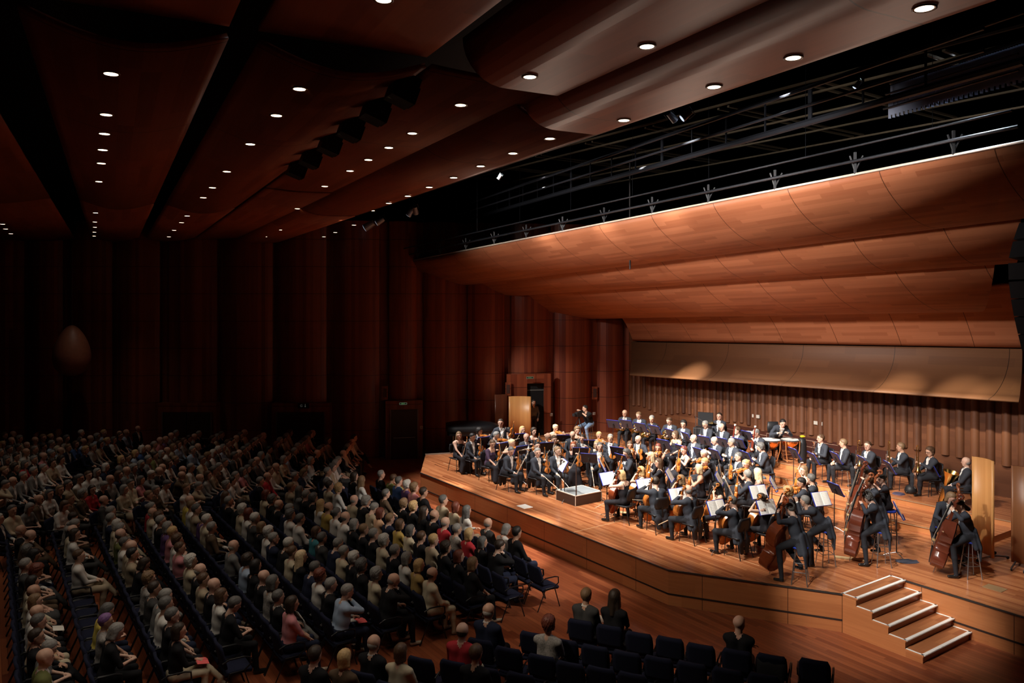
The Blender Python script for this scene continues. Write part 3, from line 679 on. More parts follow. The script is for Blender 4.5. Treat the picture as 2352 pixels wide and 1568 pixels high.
def sdf(prims, h, pad=.05):
    """prims: (a, b, ra, rb, mat, k[, flat]) capsules with two radii, smoothly united; flat=(axis vector, factor) squashes across an axis"""
    A = np.array([p[0] for p in prims]+[p[1] for p in prims], float); R = max(max(p[2], p[3]) for p in prims)+pad
    lo = A.min(0)-R; hi = A.max(0)+R; n = np.ceil((hi-lo)/h).astype(int)+1
    val = np.full(n, 1.0, np.float32); raw = np.full(n, 9.0, np.float32); mt = np.zeros(n, np.int8)
    ax = [lo[i]+np.arange(n[i])*h for i in range(3)]
    for p in prims:
        a, b = np.array(p[0], float), np.array(p[1], float); ra, rb, mi, k = p[2], p[3], p[4], p[5]; fl = p[6] if len(p) > 6 else None
        m = max(ra, rb)*(max(1, fl[1]) if fl else 1)+k+.03; l = np.floor((np.minimum(a, b)-m-lo)/h).astype(int).clip(0); u = np.minimum(np.ceil((np.maximum(a, b)+m-lo)/h).astype(int)+1, n)
        X, Y, Z = np.meshgrid(ax[0][l[0]:u[0]], ax[1][l[1]:u[1]], ax[2][l[2]:u[2]], indexing='ij', copy=False)
        Pn = np.stack([X-a[0], Y-a[1], Z-a[2]], -1); ba = b-a
        if fl:
            d = np.array(fl[0], float); d /= np.linalg.norm(d); f = 1/fl[1]
            Pn = Pn+(Pn@d)[..., None]*d*(f-1); ba = ba+ba@d*d*(f-1)
        L = ba@ba; hh = np.clip(Pn@ba/L, 0, 1) if L > 1e-9 else np.zeros(X.shape)
        dd = (np.linalg.norm(Pn-hh[..., None]*ba, axis=-1)-(ra+(rb-ra)*hh)).astype(np.float32)
        s = (slice(l[0], u[0]), slice(l[1], u[1]), slice(l[2], u[2])); v = val[s]
        t = np.clip(k-np.abs(v-dd), 0, None)/k; val[s] = np.minimum(v, dd)-t*t*k*.25
        r = raw[s]; c = dd < r; r[c] = dd[c]; mt[s][c] = mi
    return val, mt, lo, ax
def V3(*a): return np.array(a, float)
# ---- head: local frame, face towards +Y, centre of skull at origin.  materials 0 skin 5 dark 6 lips
def make_head(h, female=False):
    j = .9 if female else 1.0
    P = [((0, -.012, .025), (0, .012, .025), .078, .078, 0, .03), ((0, -.02, .035), (0, .0, .045), .080, .074, 0, .03), ((0, .03, -.035), (0, .045, -.075), .052*j, .030*j, 0, .04),
         ((-.035*j, .01, -.04), (-.022*j, .045, -.08), .035, .022, 0, .03), ((.035*j, .01, -.04), (.022*j, .045, -.08), .035, .022, 0, .03),
         ((0, .080, .020), (0, .101, -.018), .010, .015, 0, .015), ((-.03, .068, .028), (.03, .068, .028), .014, .014, 0, .02),
         ((-.078, -.004, .01), (-.078, -.010, -.018), .014, .010, 0, .01), ((.078, -.004, .01), (.078, -.010, -.018), .014, .010, 0, .01),
         ((0, .078, -.050), (0, .078, -.050), .018, .018, 0, .015), ((0, -.015, -.05), (0, -.03, -.17), .052*j, .055*j, 0, .03)]
    val, mt, lo, ax = sdf(P, h); V, F, M, C = surf_net(val, mt, lo, h)
    M = M.copy(); ex = np.abs(np.abs(C[:, 0])-.031); f = C[:, 1] > .055
    M[f & (ex < .013) & (np.abs(C[:, 2]-.010) < .0065)] = 5
    M[f & (ex < .018) & (np.abs(C[:, 2]-.033) < .0045)] = 7
    M[f & (np.abs(C[:, 0]) < .022) & (np.abs(C[:, 2]+.050) < .006)] = 6
    return V, F, M
HEADS = {}
def head(h, fem):
    if (h, fem) not in HEADS: HEADS[(h, fem)] = make_head(h, fem)
    return HEADS[(h, fem)]
# ---- hand: wrist at origin, fingers towards +Y, palm towards -Z, thumb on +X side
def make_hand(h, curl):
    P = [((-.018, .01, 0), (-.022, .075, 0), .017, .015, 0, .015), ((.0, .01, 0), (.0, .08, 0), .018, .016, 0, .015), ((.018, .01, 0), (.022, .075, 0), .017, .015, 0, .015)]
    for x, L in ((.028, .070), (.010, .078), (-.009, .072), (-.027, .056)):
        p = V3(x, .080, 0); a = curl*.35
        for s, r in ((.42, .0085), (.32, .008), (.26, .007)):
            q = p+V3(0, math.cos(a), -math.sin(a))*L*s; P.append((tuple(p), tuple(q), r+.0005, r, 0, .004)); p = q; a += curl
    P += [((.022, .022, -.004), (.048, .050, -.014), .012, .010, 0, .010), ((.048, .050, -.014), (.052, .080, -.022-.010*curl), .010, .008, 0, .004)]
    val, mt, lo, ax = sdf(P, h, .02); V, F, M, C = surf_net(val, mt, lo, h); return V, F, M
HANDS = {}
def hand(h, curl):
    if (h, curl) not in HANDS: HANDS[(h, curl)] = make_hand(h, curl)
    return HANDS[(h, curl)]
def Rx(a): c, s = math.cos(a), math.sin(a); return np.array([[1, 0, 0], [0, c, -s], [0, s, c]])
def Rz(a): c, s = math.cos(a), math.sin(a); return np.array([[c, -s, 0], [s, c, 0], [0, 0, 1]])
def Ry(a): c, s = math.cos(a), math.sin(a); return np.array([[c, 0, s], [0, 1, 0], [-s, 0, c]])
def ik(S_, W, l1, l2, hint):
    d = W-S_; L = np.linalg.norm(d); L2 = min(L, (l1+l2)*.985); u = d/L; W = S_+u*L2
    a = (l1*l1-l2*l2+L2*L2)/(2*L2); hgt = math.sqrt(max(l1*l1-a*a, 0)); hn = np.array(hint, float); hn -= u*(hn@u); hn /= np.linalg.norm(hn)
    return S_+u*a+hn*hgt, W
D2R = math.pi/180
def make_body(name, rh=(.12, .33, .60), lh=(-.12, .33, .60), lean=3, hy=0, hp=0, legs='sit', kind='suit', fem=False, hipz=.54, h=.017, hh=.0085, hd=.0062, curl=.55, rhint=(.8, -.4, -.6), lhint=(-.8, -.4, -.6), tails=False, knees=None, ankles=None, twist=0, sleeve=1.0, bulk=1.0, lpalm=None, rpalm=None, fingers=True):
    """a person facing +Y with the floor at z=0; returns (mesh, head matrix)"""
    k = .92 if fem else 1.0; P = []; pel = V3(0, 0, hipz); R = Rz(twist*D2R) @ Rx(-lean*D2R); f = lambda x, y, z: tuple(pel + R@V3(x, y, z))
    SK, TOP, SH_, BOT, SHOE = 0, 1, 2, 3, 4; w = k*bulk
    # trunk
    P += [(tuple(pel+V3(-.07*w, -.01, 0)), tuple(pel+V3(.07*w, -.01, 0)), .118*w, .118*w, BOT if legs != 'skirt' else TOP, .05)]
    fl = ((0, 1, 0), .82)
    for sx in (-1, 1):
        P += [(f(.065*w*sx, 0, .06), f(.070*w*sx, .01, .22), .105*w, .108*w, TOP, .05), (f(.070*w*sx, .01, .22), f(.085*w*sx, .0, .40), .108*w, .105*w, TOP, .05)]
        P += [(f(.06*sx, -.005, .47), f(.184*k*sx, -.005, .435), .057, .058*w, TOP, .05)]
    if kind == 'suit' or bulk > 1.05: P += [(f(0, .055*bulk, .12), f(0, .055, .28), .085*w, .08*w, TOP, .05)]
    if fem: P += [(f(-.07, .085, .33), f(-.07, .085, .33), .055, .055, TOP, .03), (f(.07, .085, .33), f(.07, .085, .33), .055, .055, TOP, .03)]
    neck = V3(*f(0, 0, .50)); Rh = R @ Rz(hy*D2R) @ Rx(hp*D2R) if False else Rz((twist+hy)*D2R) @ Rx((hp-lean*.5)*D2R)
    hc = neck + R@V3(0, .012, .085) + Rh@V3(0, .018, .085)
    P += [(tuple(neck+R@V3(0, -.005, -.02)), tuple(neck+(hc-neck)*.45), .062*k, .050*k, SK, .025)]
    if kind == 'suit': P += [(tuple(neck+R@V3(0, .0, .005)), tuple(neck+R@V3(0, .004, .028)), .062, .056, SH_, .01)]
    # arms
    outs = []
    for sx, tgt, hint, pal in ((1, rh, rhint, rpalm), (-1, lh, lhint, lpalm)):
        s0 = V3(*f(.184*k*sx, -.005, .425)); e, wv = ik(s0, V3(*tgt), .285*k, .255*k, hint); u = (wv-e)/np.linalg.norm(wv-e)
        am = TOP if sleeve > 0 else SK; fm = TOP if sleeve >= 1 else SK; th = 1.0 if sleeve > 0 else .82; t2 = 1.0 if sleeve >= 1 else .8
        P += [(tuple(s0), tuple(e), .060*w*th, .047*w*th, am, .03), (tuple(e), tuple(wv-u*.03), .046*w*t2, .033*w*t2, fm, .02)]
        if sleeve > .4 and sleeve < 1: P += [(tuple(s0), tuple(s0+(e-s0)*.6), .066*w, .058*w, TOP, .02)]
        if kind == 'suit': P += [(tuple(wv-u*.04), tuple(wv-u*.012), .034, .033, SH_, .006)]
        P += [(tuple(wv-u*.03), tuple(wv), .026*k, .024*k, SK, .012)]
        outs.append((wv, u, sx, pal, e))
    # legs
    kn = knees or {'sit': ((-.13, .43, .50), (.13, .43, .50)), 'cross': ((-.05, .42, .60), (.10, .44, .50)), 'perch': ((-.20, .36, hipz-.20), (.16, .30, hipz-.30)), 'stand': ((-.10, .03, .48), (.10, .03, .48)), 'cello': ((-.26, .40, .50), (.26, .40, .50)), 'skirt': ((-.10, .43, .50), (.10, .43, .50))}[legs]
    an = ankles or {'sit': ((-.13, .40, .10), (.15, .46, .10)), 'cross': ((.14, .66, .36), (.12, .40, .10)), 'perch': ((-.20, .30, .10), (.15, .02, .34)), 'stand': ((-.11, 0, .09), (.11, 0, .09)), 'cello': ((-.27, .36, .10), (.27, .38, .10)), 'skirt': ((-.08, .42, .10), (.08, .46, .10))}[legs]
    for i, sx in ((0, -1), (1, 1)):
        hj = pel+V3(.085*sx*w, .01, -.01); kk = V3(*kn[i]); aa = V3(*an[i]); lm = SK if (legs == 'skirt' and kind != 'gown') else BOT
        lr = .8 if lm == SK else 1.0
        P += [(tuple(hj), tuple(kk), .092*w, .066*w, BOT, .03), (tuple(kk), tuple(kk+(aa-kk)*.45), .062*w*lr, .056*w*lr, lm, .02), (tuple(kk+(aa-kk)*.45), tuple(aa), .056*w*lr, .044*lr, lm, .02)]
        fd = V3(kk[0]*.25*1, 1, 0); sh = aa-kk; fd = V3(.12*sx, 1, 0)
        if legs == 'cross' and i == 0: fd = V3(.3, .8, -.5)
        fd /= np.linalg.norm(fd)
        P += [(tuple(aa+V3(0, -.02, -.055)), tuple(aa+fd*.15+V3(0, 0, -.062)), .038, .032, SHOE, .02), (tuple(aa+V3(0, 0, -.01)), tuple(aa+V3(0, .01, -.05)), .036, .038, SHOE, .02)]
    if legs == 'skirt':
        fl2 = None; hem = .10 if kind == 'gown' else .40
        P += [(tuple(pel+V3(-.06, .05, -.0)), tuple(V3(-.08, .40, .49)), .115, .105, BOT, .06), (tuple(pel+V3(.06, .05, 0)), tuple(V3(.08, .40, .49)), .115, .105, BOT, .06), (tuple(pel+V3(0, .05, 0)), (0, .40, .49), .11, .10, BOT, .06)]
        if kind == 'gown':
            for x in (-.09, -.03, .03, .09): P += [((x, .42, .46), (x*1.9, .44+.04*math.cos(x*60), .09), .09, .085, BOT, .05)]
            P += [((0, .2, .45), (0, .26, .12), .10, .12, BOT, .05)]
    if tails:
        z1 = max(.16, hipz-.50); zm = (hipz+z1)/2
        for sx in (-1, 1):
            P += [(tuple(pel+V3(.07*sx, -.10, .08)), (.10*sx, -.19, zm), .10, .10, TOP, .04, ((0, 1, 0), .42)), ((.10*sx, -.19, zm), (.085*sx, -.20, z1), .10, .065, TOP, .02, ((0, 1, 0), .34))]
            if legs in ('perch', 'cello'): P += [(tuple(pel+V3(.13*sx, -.02, .06)), (.17*sx, -.10, zm), .06, .055, TOP, .04)]
    val, mt, lo, ax = sdf(P, h); V, F, M, C = surf_net(val, mt, lo, h)
    M = M.copy()
    Lc = (C-pel) @ R     # torso frame
    if kind == 'suit':
        top = (M == TOP) & (Lc[:, 1] > .035) & (Lc[:, 2] > .10) & (Lc[:, 2] < .50)
        M[top & (np.abs(Lc[:, 0]) < .012+.16*(Lc[:, 2]-.09))] = SH_
    elif kind == 'gown' or sleeve == 0:
        M[(M == TOP) & (Lc[:, 2] > .40) & (np.abs(Lc[:, 0]) < .09+.3*(Lc[:, 2]-.40))] = SK
        if sleeve == 0: M[(M == TOP) & (np.abs(Lc[:, 0]) > .125) & (Lc[:, 2] > .33)] = SK
    elif kind == 'shirt':
        M[(M == TOP) & (Lc[:, 1] > .03) & (Lc[:, 2] > .44) & (np.abs(Lc[:, 0]) < .035)] = SK
    Vs, Fs, Ms = [V], [F], [M]; nb = len(V)
    v, ff, mm = head(hh, fem); sc = 1.09*k**.3; Vs.append((v*sc) @ Rh.T + hc); Fs.append(ff+nb); Ms.append(mm); nb += len(v)
    if fingers:
        v, ff, mm = hand(hd, curl)
        for wv, u, sx, pal, e in outs:
            z = -np.array(pal if pal is not None else (0, -.1, -1.0)); z = z-u*(z@u); z /= np.linalg.norm(z); x = np.cross(u, z)
            B = np.stack([x, u, z], 1); vv = v.copy(); F2 = ff
            # right hand: thumb towards the body's left
            if (sx > 0): vv[:, 0] *= -1; F2 = ff[:, ::-1]
            Vs.append((vv*k) @ B.T + wv); Fs.append(F2+nb); Ms.append(mm); nb += len(v)
    V = np.concatenate(Vs); F = np.concatenate(Fs); M = np.concatenate(Ms)
    me = mesh_np(name, V, F, M); Hm = Matrix.Translation(Vector(hc)) @ Matrix([list(r) for r in Rh]).to_4x4() @ Matrix.Scale(float(sc), 4)
    for _ in range(8): me.materials.append(None)
    hands = {('R' if sx > 0 else 'L'): (wv+u*.075*k, u) for wv, u, sx, pal, e in outs}
    return me, Hm, hands, Vector(hc)
def mesh_np(name, V, F, M):
    me = bpy.data.meshes.new(name); nF = len(F); me.vertices.add(len(V)); me.vertices.foreach_set('co', V.astype(np.float32).ravel())
    me.loops.add(nF*4); me.loops.foreach_set('vertex_index', F.astype(np.int32).ravel()); me.polygons.add(nF)
    me.polygons.foreach_set('loop_start', np.arange(0, nF*4, 4, dtype=np.int32)); me.polygons.foreach_set('material_index', M.astype(np.int32)); me.polygons.foreach_set('use_smooth', np.ones(nF, bool))
    me.update(calc_edges=True); me.validate(); return me
# ---- hair meshes in the head frame
def make_hair(kind, h=.010):
    cap = [((0, -.022, .045), (0, .004, .052), .087, .084, 0, .02), ((0, -.03, .01), (0, -.03, .02), .078, .084, 0, .02)]; cut = True; nz = .003; z0 = -.055
    if kind == 'bald': cap = [((0, -.030, .0), (0, -.022, .012), .077, .083, 0, .02)]
    elif kind == 'long': cap += [((-.055, -.035, .0), (-.075, -.05, -.20), .040, .034, 0, .03), ((.055, -.035, .0), (.075, -.05, -.20), .040, .034, 0, .03), ((0, -.06, .0), (0, -.085, -.24), .055, .045, 0, .04), ((-.07, .01, -.0), (-.082, .0, -.13), .024, .024, 0, .02), ((.07, .01, -.0), (.082, .0, -.13), .024, .024, 0, .02)]; z0 = -9
    elif kind == 'bob': cap += [((-.055, -.02, .0), (-.070, -.02, -.08), .042, .036, 0, .03), ((.055, -.02, .0), (.070, -.02, -.08), .042, .036, 0, .03), ((0, -.05, .0), (0, -.06, -.09), .055, .050, 0, .04)]; z0 = -9
    elif kind == 'curly': cap = [((0, -.03, .045), (0, .0, .06), .100, .094, 0, .02), ((-.05, -.02, .0), (-.06, -.02, -.03), .05, .04, 0, .03), ((.05, -.02, .0), (.06, -.02, -.03), .05, .04, 0, .03), ((0, -.06, .0), (0, -.06, -.05), .06, .05, 0, .03)]; nz = .010; z0 = -.10
    elif kind == 'bun': cap += [((0, -.115, .04), (0, -.12, .045), .038, .036, 0, .015)]
    elif kind == 'tail': cap += [((0, -.105, .04), (0, -.13, -.02), .024, .030, 0, .015), ((0, -.13, -.02), (0, -.125, -.16), .030, .018, 0, .015)]
    val, mt, lo, ax = sdf(cap, h, .03); X, Y, Z = np.meshgrid(*ax, indexing='ij')
    face = (Y-.030-.75*(np.clip(Z, .02, .5)-.03)) if kind != 'bald' else np.maximum(Y-.005, (Z-.045+.5*(Y+.03)))
    side = np.where(Z < -.005, Y-.012, -1)
    c = np.maximum(face, side); c = np.maximum(c, z0-Z) if z0 > -1 else c
    if kind in ('long', 'bob'): c = np.where(Z < .0, Y-.045, face)
    val = np.maximum(val, c.astype(np.float32)*.8)
    val += nz*np.sin(X*150+Z*40)*np.sin(Y*130+1)*np.sin(Z*120+Y*50) + .0015*np.sin(X*420)*np.sin(Y*260)
    V, F, M, C = surf_net(val.astype(np.float32), mt, lo, h); return mesh_np('hair_'+kind, V, F, M*0)
HAIR = {}
def hair_mesh(kind):
    if kind not in HAIR: me = make_hair(kind); me.materials.append(None); HAIR[kind] = me
    return HAIR[kind]
HCOL = dict(black=(.014, .011, .010), dark=(.032, .020, .013), brown=(.085, .045, .024), lightbrown=(.19, .115, .06), blond=(.50, .33, .15), paleblond=(.66, .50, .30), grey=(.23, .22, .205), darkgrey=(.10, .095, .09), white=(.50, .48, .44), red=(.30, .075, .025), auburn=(.14, .035, .02), violet=(.19, .09, .24))
def hmat(c): return plain('hair_'+c, HCOL[c], .55, var=.35, vs=45)
SKINS = [(.58, .35, .25), (.64, .41, .31), (.50, .29, .20), (.60, .36, .27)]
def smat(i): return plain('skin_%d' % (i % 4), SKINS[i % 4], .5, var=.08, vs=12)
def cloth(n, c, r=.85): return plain('cloth_'+n, c, r, var=.16, vs=9, spec=.2)
EYE = plain('eye_dark', (.03, .022, .02), .3); LIPS = plain('lips', (.42, .16, .13), .5); BROW = plain('brow', (.12, .075, .05), .8)
TAILC = cloth('tailcoat', (.036, .040, .052), .8); TROU = cloth('trousers', (.020, .021, .026), .8); SHIRT = cloth('white_shirt', (.80, .79, .76)); SHOEB = plain('shoe_black', (.012, .011, .011), .22); DRESS = cloth('black_dress', (.020, .019, .024), .8)
def dress_up(o, skin, top, shirt, bot, shoe):
    for i, m in enumerate((skin, top, shirt, bot, shoe, EYE, LIPS, BROW)):
        o.material_slots[i].link = 'OBJECT'; o.material_slots[i].material = m
def person(B, loc, rz, skin, top, shirt, bot, shoe, hk, hc, scale=1.0, glasses=False):
    me, Hm = B[0], B[1]
    o = bpy.data.objects.new('person', me); COL.objects.link(o); o.location = loc; o.rotation_euler = (0, 0, rz); o.scale = (scale,)*3
    dress_up(o, skin, top, shirt, bot, shoe)
    if hk:
        q = bpy.data.objects.new('hair', hair_mesh(hk)); COL.objects.link(q); q.parent = o; q.matrix_local = Hm
        q.material_slots[0].link = 'OBJECT'; q.material_slots[0].material = hmat(hc)
    if glasses:
        q = bpy.data.objects.new('glasses', glasses_mesh()); COL.objects.link(q); q.parent = o; q.matrix_local = Hm
    return o
GL = []
def glasses_mesh():
    if not GL:
        m = MB()
        for sx in (-1, 1):
            pts = [(sx*.033+.022*math.cos(a), .104, .010+.017*math.sin(a)) for a in [i*math.pi/5 for i in range(11)]]; m.tube(pts, .0022, 4, cap=False)
            m.tube([(sx*.055, .102, .014), (sx*.08, .0, .012)], .002, 4)
        m.tube([(-.011, .104, .012), (.011, .104, .012)], .0022, 4); GL.append(m.mesh('glasses', [plain('glasses_frame', (.03, .03, .035), .3, .4)]))
    return GL[0]
# ================================================================ INSTRUMENTS AND FURNITURE
VARN = plain('varnish_amber', (.50, .16, .030), .22, var=.3, vs=14, spec=.6); VARD = plain('varnish_red', (.26, .055, .018), .2, var=.3, vs=9, spec=.6); VARB = plain('varnish_brown', (.12, .028, .014), .2, var=.3, vs=6, spec=.6)
EBON = plain('ebony', (.012, .010, .010), .35); BONE = plain('bridge_maple', (.6, .42, .2), .5); STRG = plain('string', (.5, .48, .42), .35, .6)
BRASS = plain('brass', (.75, .50, .16), .22, 1.0); SILV = plain('silver_plate', (.75, .75, .76), .2, 1.0); BLKW = plain('blackwood', (.02, .018, .018), .3); MAPR = plain('bassoon_red', (.20, .035, .02), .25)
HALF = [(0, 0), (.015, .12), (.06, .215), (.14, .28), (.22, .292), (.30, .27), (.37, .215), (.395, .215), (.42, .17), (.50, .152), (.57, .168), (.60, .205), (.63, .205), (.68, .228), (.76, .236), (.86, .21), (.94, .14), (.985, .05), (1.0, .03)]
FID = {}
def fiddle(kind):
    L, th, var = dict(violin=(.36, .05, VARN), viola=(.41, .055, VARN), cello=(.75, .16, VARN), bass=(1.12, .24, VARB), cello_dark=(.75, .16, VARD), bass_red=(1.12, .24, VARD), bass_amber=(1.12, .24, plain('varnish_mid', (.2, .06, .025), .2, var=.3, vs=6, spec=.6)))[kind]
    if kind in FID: return copy_tree(FID[kind])
    r = root({'v': kind, 'c': 'cello', 'b': 'double_bass'}[kind[0]]); lp = [(-w*L, s*L) for s, w in HALF] + [(w*L, s*L) for s, w in HALF[::-1]]; n = len(lp); h = th/2; ar = .035*L
    def inn(p, k): return (p[0]*k, .5*L+(p[1]-.5*L)*(1-(1-k)*.6))
    ringsF = [[(p[0], h, p[1]) for p in lp], [(inn(p, .8)[0], h+ar*.7, inn(p, .8)[1]) for p in lp], [(inn(p, .3)[0], h+ar, inn(p, .3)[1]) for p in lp]]
    ringsB = [[(q[0], -q[1], q[2]) for q in R] for R in ringsF]
    vs = [q for R in ringsB[::-1]+ringsF for q in R]; fs = []
    for i in range(5):
        for k in range(n): fs.append((i*n+k, i*n+(k+1) % n, (i+1)*n+(k+1) % n, (i+1)*n+k))
    fs.append(tuple(range(n))); fs.append(tuple(5*n+k for k in range(n))[::-1])
    m = MB(); m.add(vs, fs); o = m.build('body', var, r); autosmooth(o, 50)
    y = h+ar; nl = .37*L
    m = MB(); m.box((0, h*.2, L+nl/2), (.075*L, .05*L, nl)); m.build('neck', var, r)
    m = MB(); m.add([(-.06*L, y+.03*L, .70*L), (.06*L, y+.03*L, .70*L), (.035*L, h*.5+.05*L, L+nl), (-.035*L, h*.5+.05*L, L+nl), (-.06*L, y+.01*L, .70*L), (.06*L, y+.01*L, .70*L), (.035*L, h*.5+.02*L, L+nl), (-.035*L, h*.5+.02*L, L+nl)], [(0, 1, 2, 3), (7, 6, 5, 4), (0, 4, 5, 1), (2, 6, 7, 3), (1, 5, 6, 2), (0, 3, 7, 4)]); m.build('fingerboard', EBON, r)
    m = MB(); m.add([(-.065*L, y+.005*L, .36*L), (.065*L, y+.005*L, .36*L), (.03*L, h+.01*L, .03*L), (-.03*L, h+.01*L, .03*L), (-.065*L, y+.035*L, .36*L), (.065*L, y+.035*L, .36*L), (.03*L, h+.03*L, .03*L), (-.03*L, h+.03*L, .03*L)], [(0, 3, 2, 1), (4, 5, 6, 7), (0, 1, 5, 4), (2, 3, 7, 6), (1, 2, 6, 5), (0, 4, 7, 3)]); m.build('tailpiece', EBON, r)
    m = MB(); m.box((0, y+.03*L, .50*L), (.12*L, .012*L, .02*L)); m.box((0, y+.035*L, .50*L), (.12*L, .05*L, .012*L)); m.build('bridge', BONE, r)
    # pegbox and scroll
    z = L+nl; sc = .16*L if kind[0] != 'b' else .13*L; m = MB()
    pts = [(0, h*.3, z-.02*L), (0, -.01*L, z+sc*.6), (0, -.03*L, z+sc*1.1)]; m.tube(pts, [.035*L, .032*L, .028*L], 8)
    sp = [(0, -.03*L+.055*L*math.cos(a)*(1-a/14), z+sc*1.15+.055*L*math.sin(a)*(1-a/14)) for a in [i*.55 for i in range(14)]]; m.tube(sp, .022*L, 6)
    s = m.build('scroll', var, r, smooth=True)
    for i in range(4): MB().tube([((-1)**i*.02*L, 0, z+sc*(.15+.22*i)), ((-1)**i*.085*L, -.005*L, z+sc*(.15+.22*i))], [.007*L, .013*L], 6).build('tuning_peg', EBON if kind[0] != 'b' else BRASS, s)
    m = MB()
    for sx in (-1, 1): m.tube([(sx*.085*L, y-.003*L, .40*L), (sx*.115*L, y-.010*L, .46*L), (sx*.105*L, y-.008*L, .52*L), (sx*.125*L, y-.014*L, .60*L)], .009*L, 5)
    m.build('sound_hole', EBON, r)
    m = MB()
    for i in range(4): x = (i-1.5)*.022*L; m.tube([(x, y+.035*L, .33*L), (x*1.3, y+.058*L, .50*L), (x*.7, h*.5+.055*L, z)], .0035*L if L < .5 else .0028*L, 4)
    m.build('string', STRG, r)
    if L > .5: MB().tube([(0, 0, 0), (0, 0, -.16)], .008, 6).build('end_pin', STEEL, r)
    FID[kind] = r; return r
BOWS = {}
def bow(big=False):
    if big in BOWS: return copy_tree(BOWS[big])
    r = root('bow'); L = .70 if big else .74
    MB().tube([(0, 0, 0), (0, .004, L*.5), (0, .012, L)], [.006, .0055, .004], 6).build('stick', plain('bow_wood', (.62, .42, .26), .35), r)
    m = MB(); m.box((0, .024, L*.5+.02), (.011, .003, L*.93)); m.build('bow_hair', plain('bow_hair', (.85, .80, .70), .5), r)
    m = MB(); m.box((0, .014, .05), (.013, .022, .05)); m.build('frog', EBON, r); MB().box((0, .016, L-.005), (.010, .018, .02)).build('tip', BONE, r); BOWS[big] = r; return r
def wind(kind):
    r = root(kind)
    if kind == 'clarinet': MB().tube([(0, 0, 0), (0, 0, .05), (0, 0, .08), (0, 0, .55), (0, 0, .66)], [.032, .018, .014, .013, .008], 10).build('tube', BLKW, r)
    if kind == 'oboe': MB().tube([(0, 0, 0), (0, 0, .05), (0, 0, .58), (0, 0, .64)], [.022, .012, .009, .003], 10).build('tube', BLKW, r)
    if kind in ('clarinet', 'oboe', 'flute'):
        if kind == 'flute': MB().tube([(0, 0, 0), (0, 0, .67)], .010, 10).build('tube', SILV, r)
        m = MB()
        for i in range(9): m.tube([(.010, 0, .1+i*.045), (.018, 0, .1+i*.045)], .009, 6)
        m.build('keys', SILV, r)
    if kind == 'bassoon':
        MB().tube([(0, 0, 0), (0, 0, .55), (0, 0, 1.18)], [.032, .026, .020], 10).build('tube', MAPR, r)
        MB().tube([(.05, 0, .02), (.05, 0, .70)], .022, 10).build('wing_joint', MAPR, r)
        MB().tube([(0, 0, 1.17), (0, 0, 1.21)], [.028, .034], 12).build('bell_ring', plain('ivory', (.85, .82, .74), .4), r)
        MB().tube([(.05, 0, .70), (.07, -.08, .78), (.06, -.16, .76), (.05, -.22, .72)], .005, 6).build('crook', SILV, r)
        m = MB(); [m.tube([(.02, .03, .1+i*.09), (.02, .045, .16+i*.09)], .007, 5) for i in range(7)]; m.build('keys', SILV, r)
    if kind == 'french_horn':
        c = [(.14*math.cos(a), .0, .14*math.sin(a)) for a in [i*math.pi/10 for i in range(20)]]; MB().tube(c+[c[0]], .016, 8).build('coil', BRASS, r)
        c = [(.10*math.cos(a), .03, .10*math.sin(a)) for a in [i*math.pi/10 for i in range(18)]]; MB().tube(c, .010, 8).build('coil', BRASS, r)
        MB().lathe([(.15, -.02), (.11, .02), (.05, .08), (.025, .18), (.02, .26)], 24, Matrix.Translation((.18, -.06, -.10)) @ Matrix.Rotation(-.9, 4, 'Y')).build('bell', BRASS, r, smooth=True)
        MB().tube([(-.14, 0, .0), (-.12, -.02, .14), (-.08, -.05, .26)], [.01, .006, .009], 8).build('mouthpipe', SILV, r)
        m = MB(); [m.tube([(-.03+i*.035, .01, -.04), (-.03+i*.035, .01, .05)], .014, 8) for i in range(3)]; m.build('valve', SILV, r)
    if kind == 'trumpet':
        MB().lathe([(.060, .0), (.05, -.012), (.025, -.05), (.012, -.12), (.008, -.22)], 20, Matrix.Translation((0, 0, .48))).build('bell', SILV, r, smooth=True)
        MB().tube([(0, 0, .28), (0, 0, .02), (0, .03, -.01), (0, .06, .02), (0, .06, .36), (0, .04, .39), (0, .02, .36)], .0075, 8).build('tube', SILV, r)
        m = MB(); [m.tube([(0, .0+.03, .14+i*.03), (0, .03, .14+i*.03)], .01, 6) for i in range(0)]; [m.tube([(-.05, .03, .13+i*.032), (.06, .03, .13+i*.032)], .011, 8) for i in range(3)]; m.build('valve', SILV, r)
        MB().tube([(0, .06, .02), (0, .062, -.14), (0, .062, -.17)], [.006, .006, .012], 8).build('mouthpiece', SILV, r)
    if kind == 'trombone':
        MB().lathe([(.11, 0), (.09, .015), (.04, .09), (.02, .22), (.011, .45)], 24, Matrix.Translation((0, 0, .12))).build('bell', BRASS, r, smooth=True)
        MB().tube([(0, 0, .56), (0, 0, .80), (.03, 0, .86), (.08, 0, .86), (.11, 0, .80), (.11, 0, .30)], .010, 8).build('tuning_slide', BRASS, r)
        MB().tube([(.11, 0, .30), (.11, 0, -.32), (.13, 0, -.36), (.17, 0, -.36), (.19, 0, -.32), (.19, 0, .55)], .009, 8).build('slide', SILV, r)
        m = MB(); m.tube([(.11, 0, .25), (.19, 0, .25)], .007, 6); m.tube([(.0, 0, .52), (.11, 0, .52)], .007, 6); m.build('brace', BRASS, r)
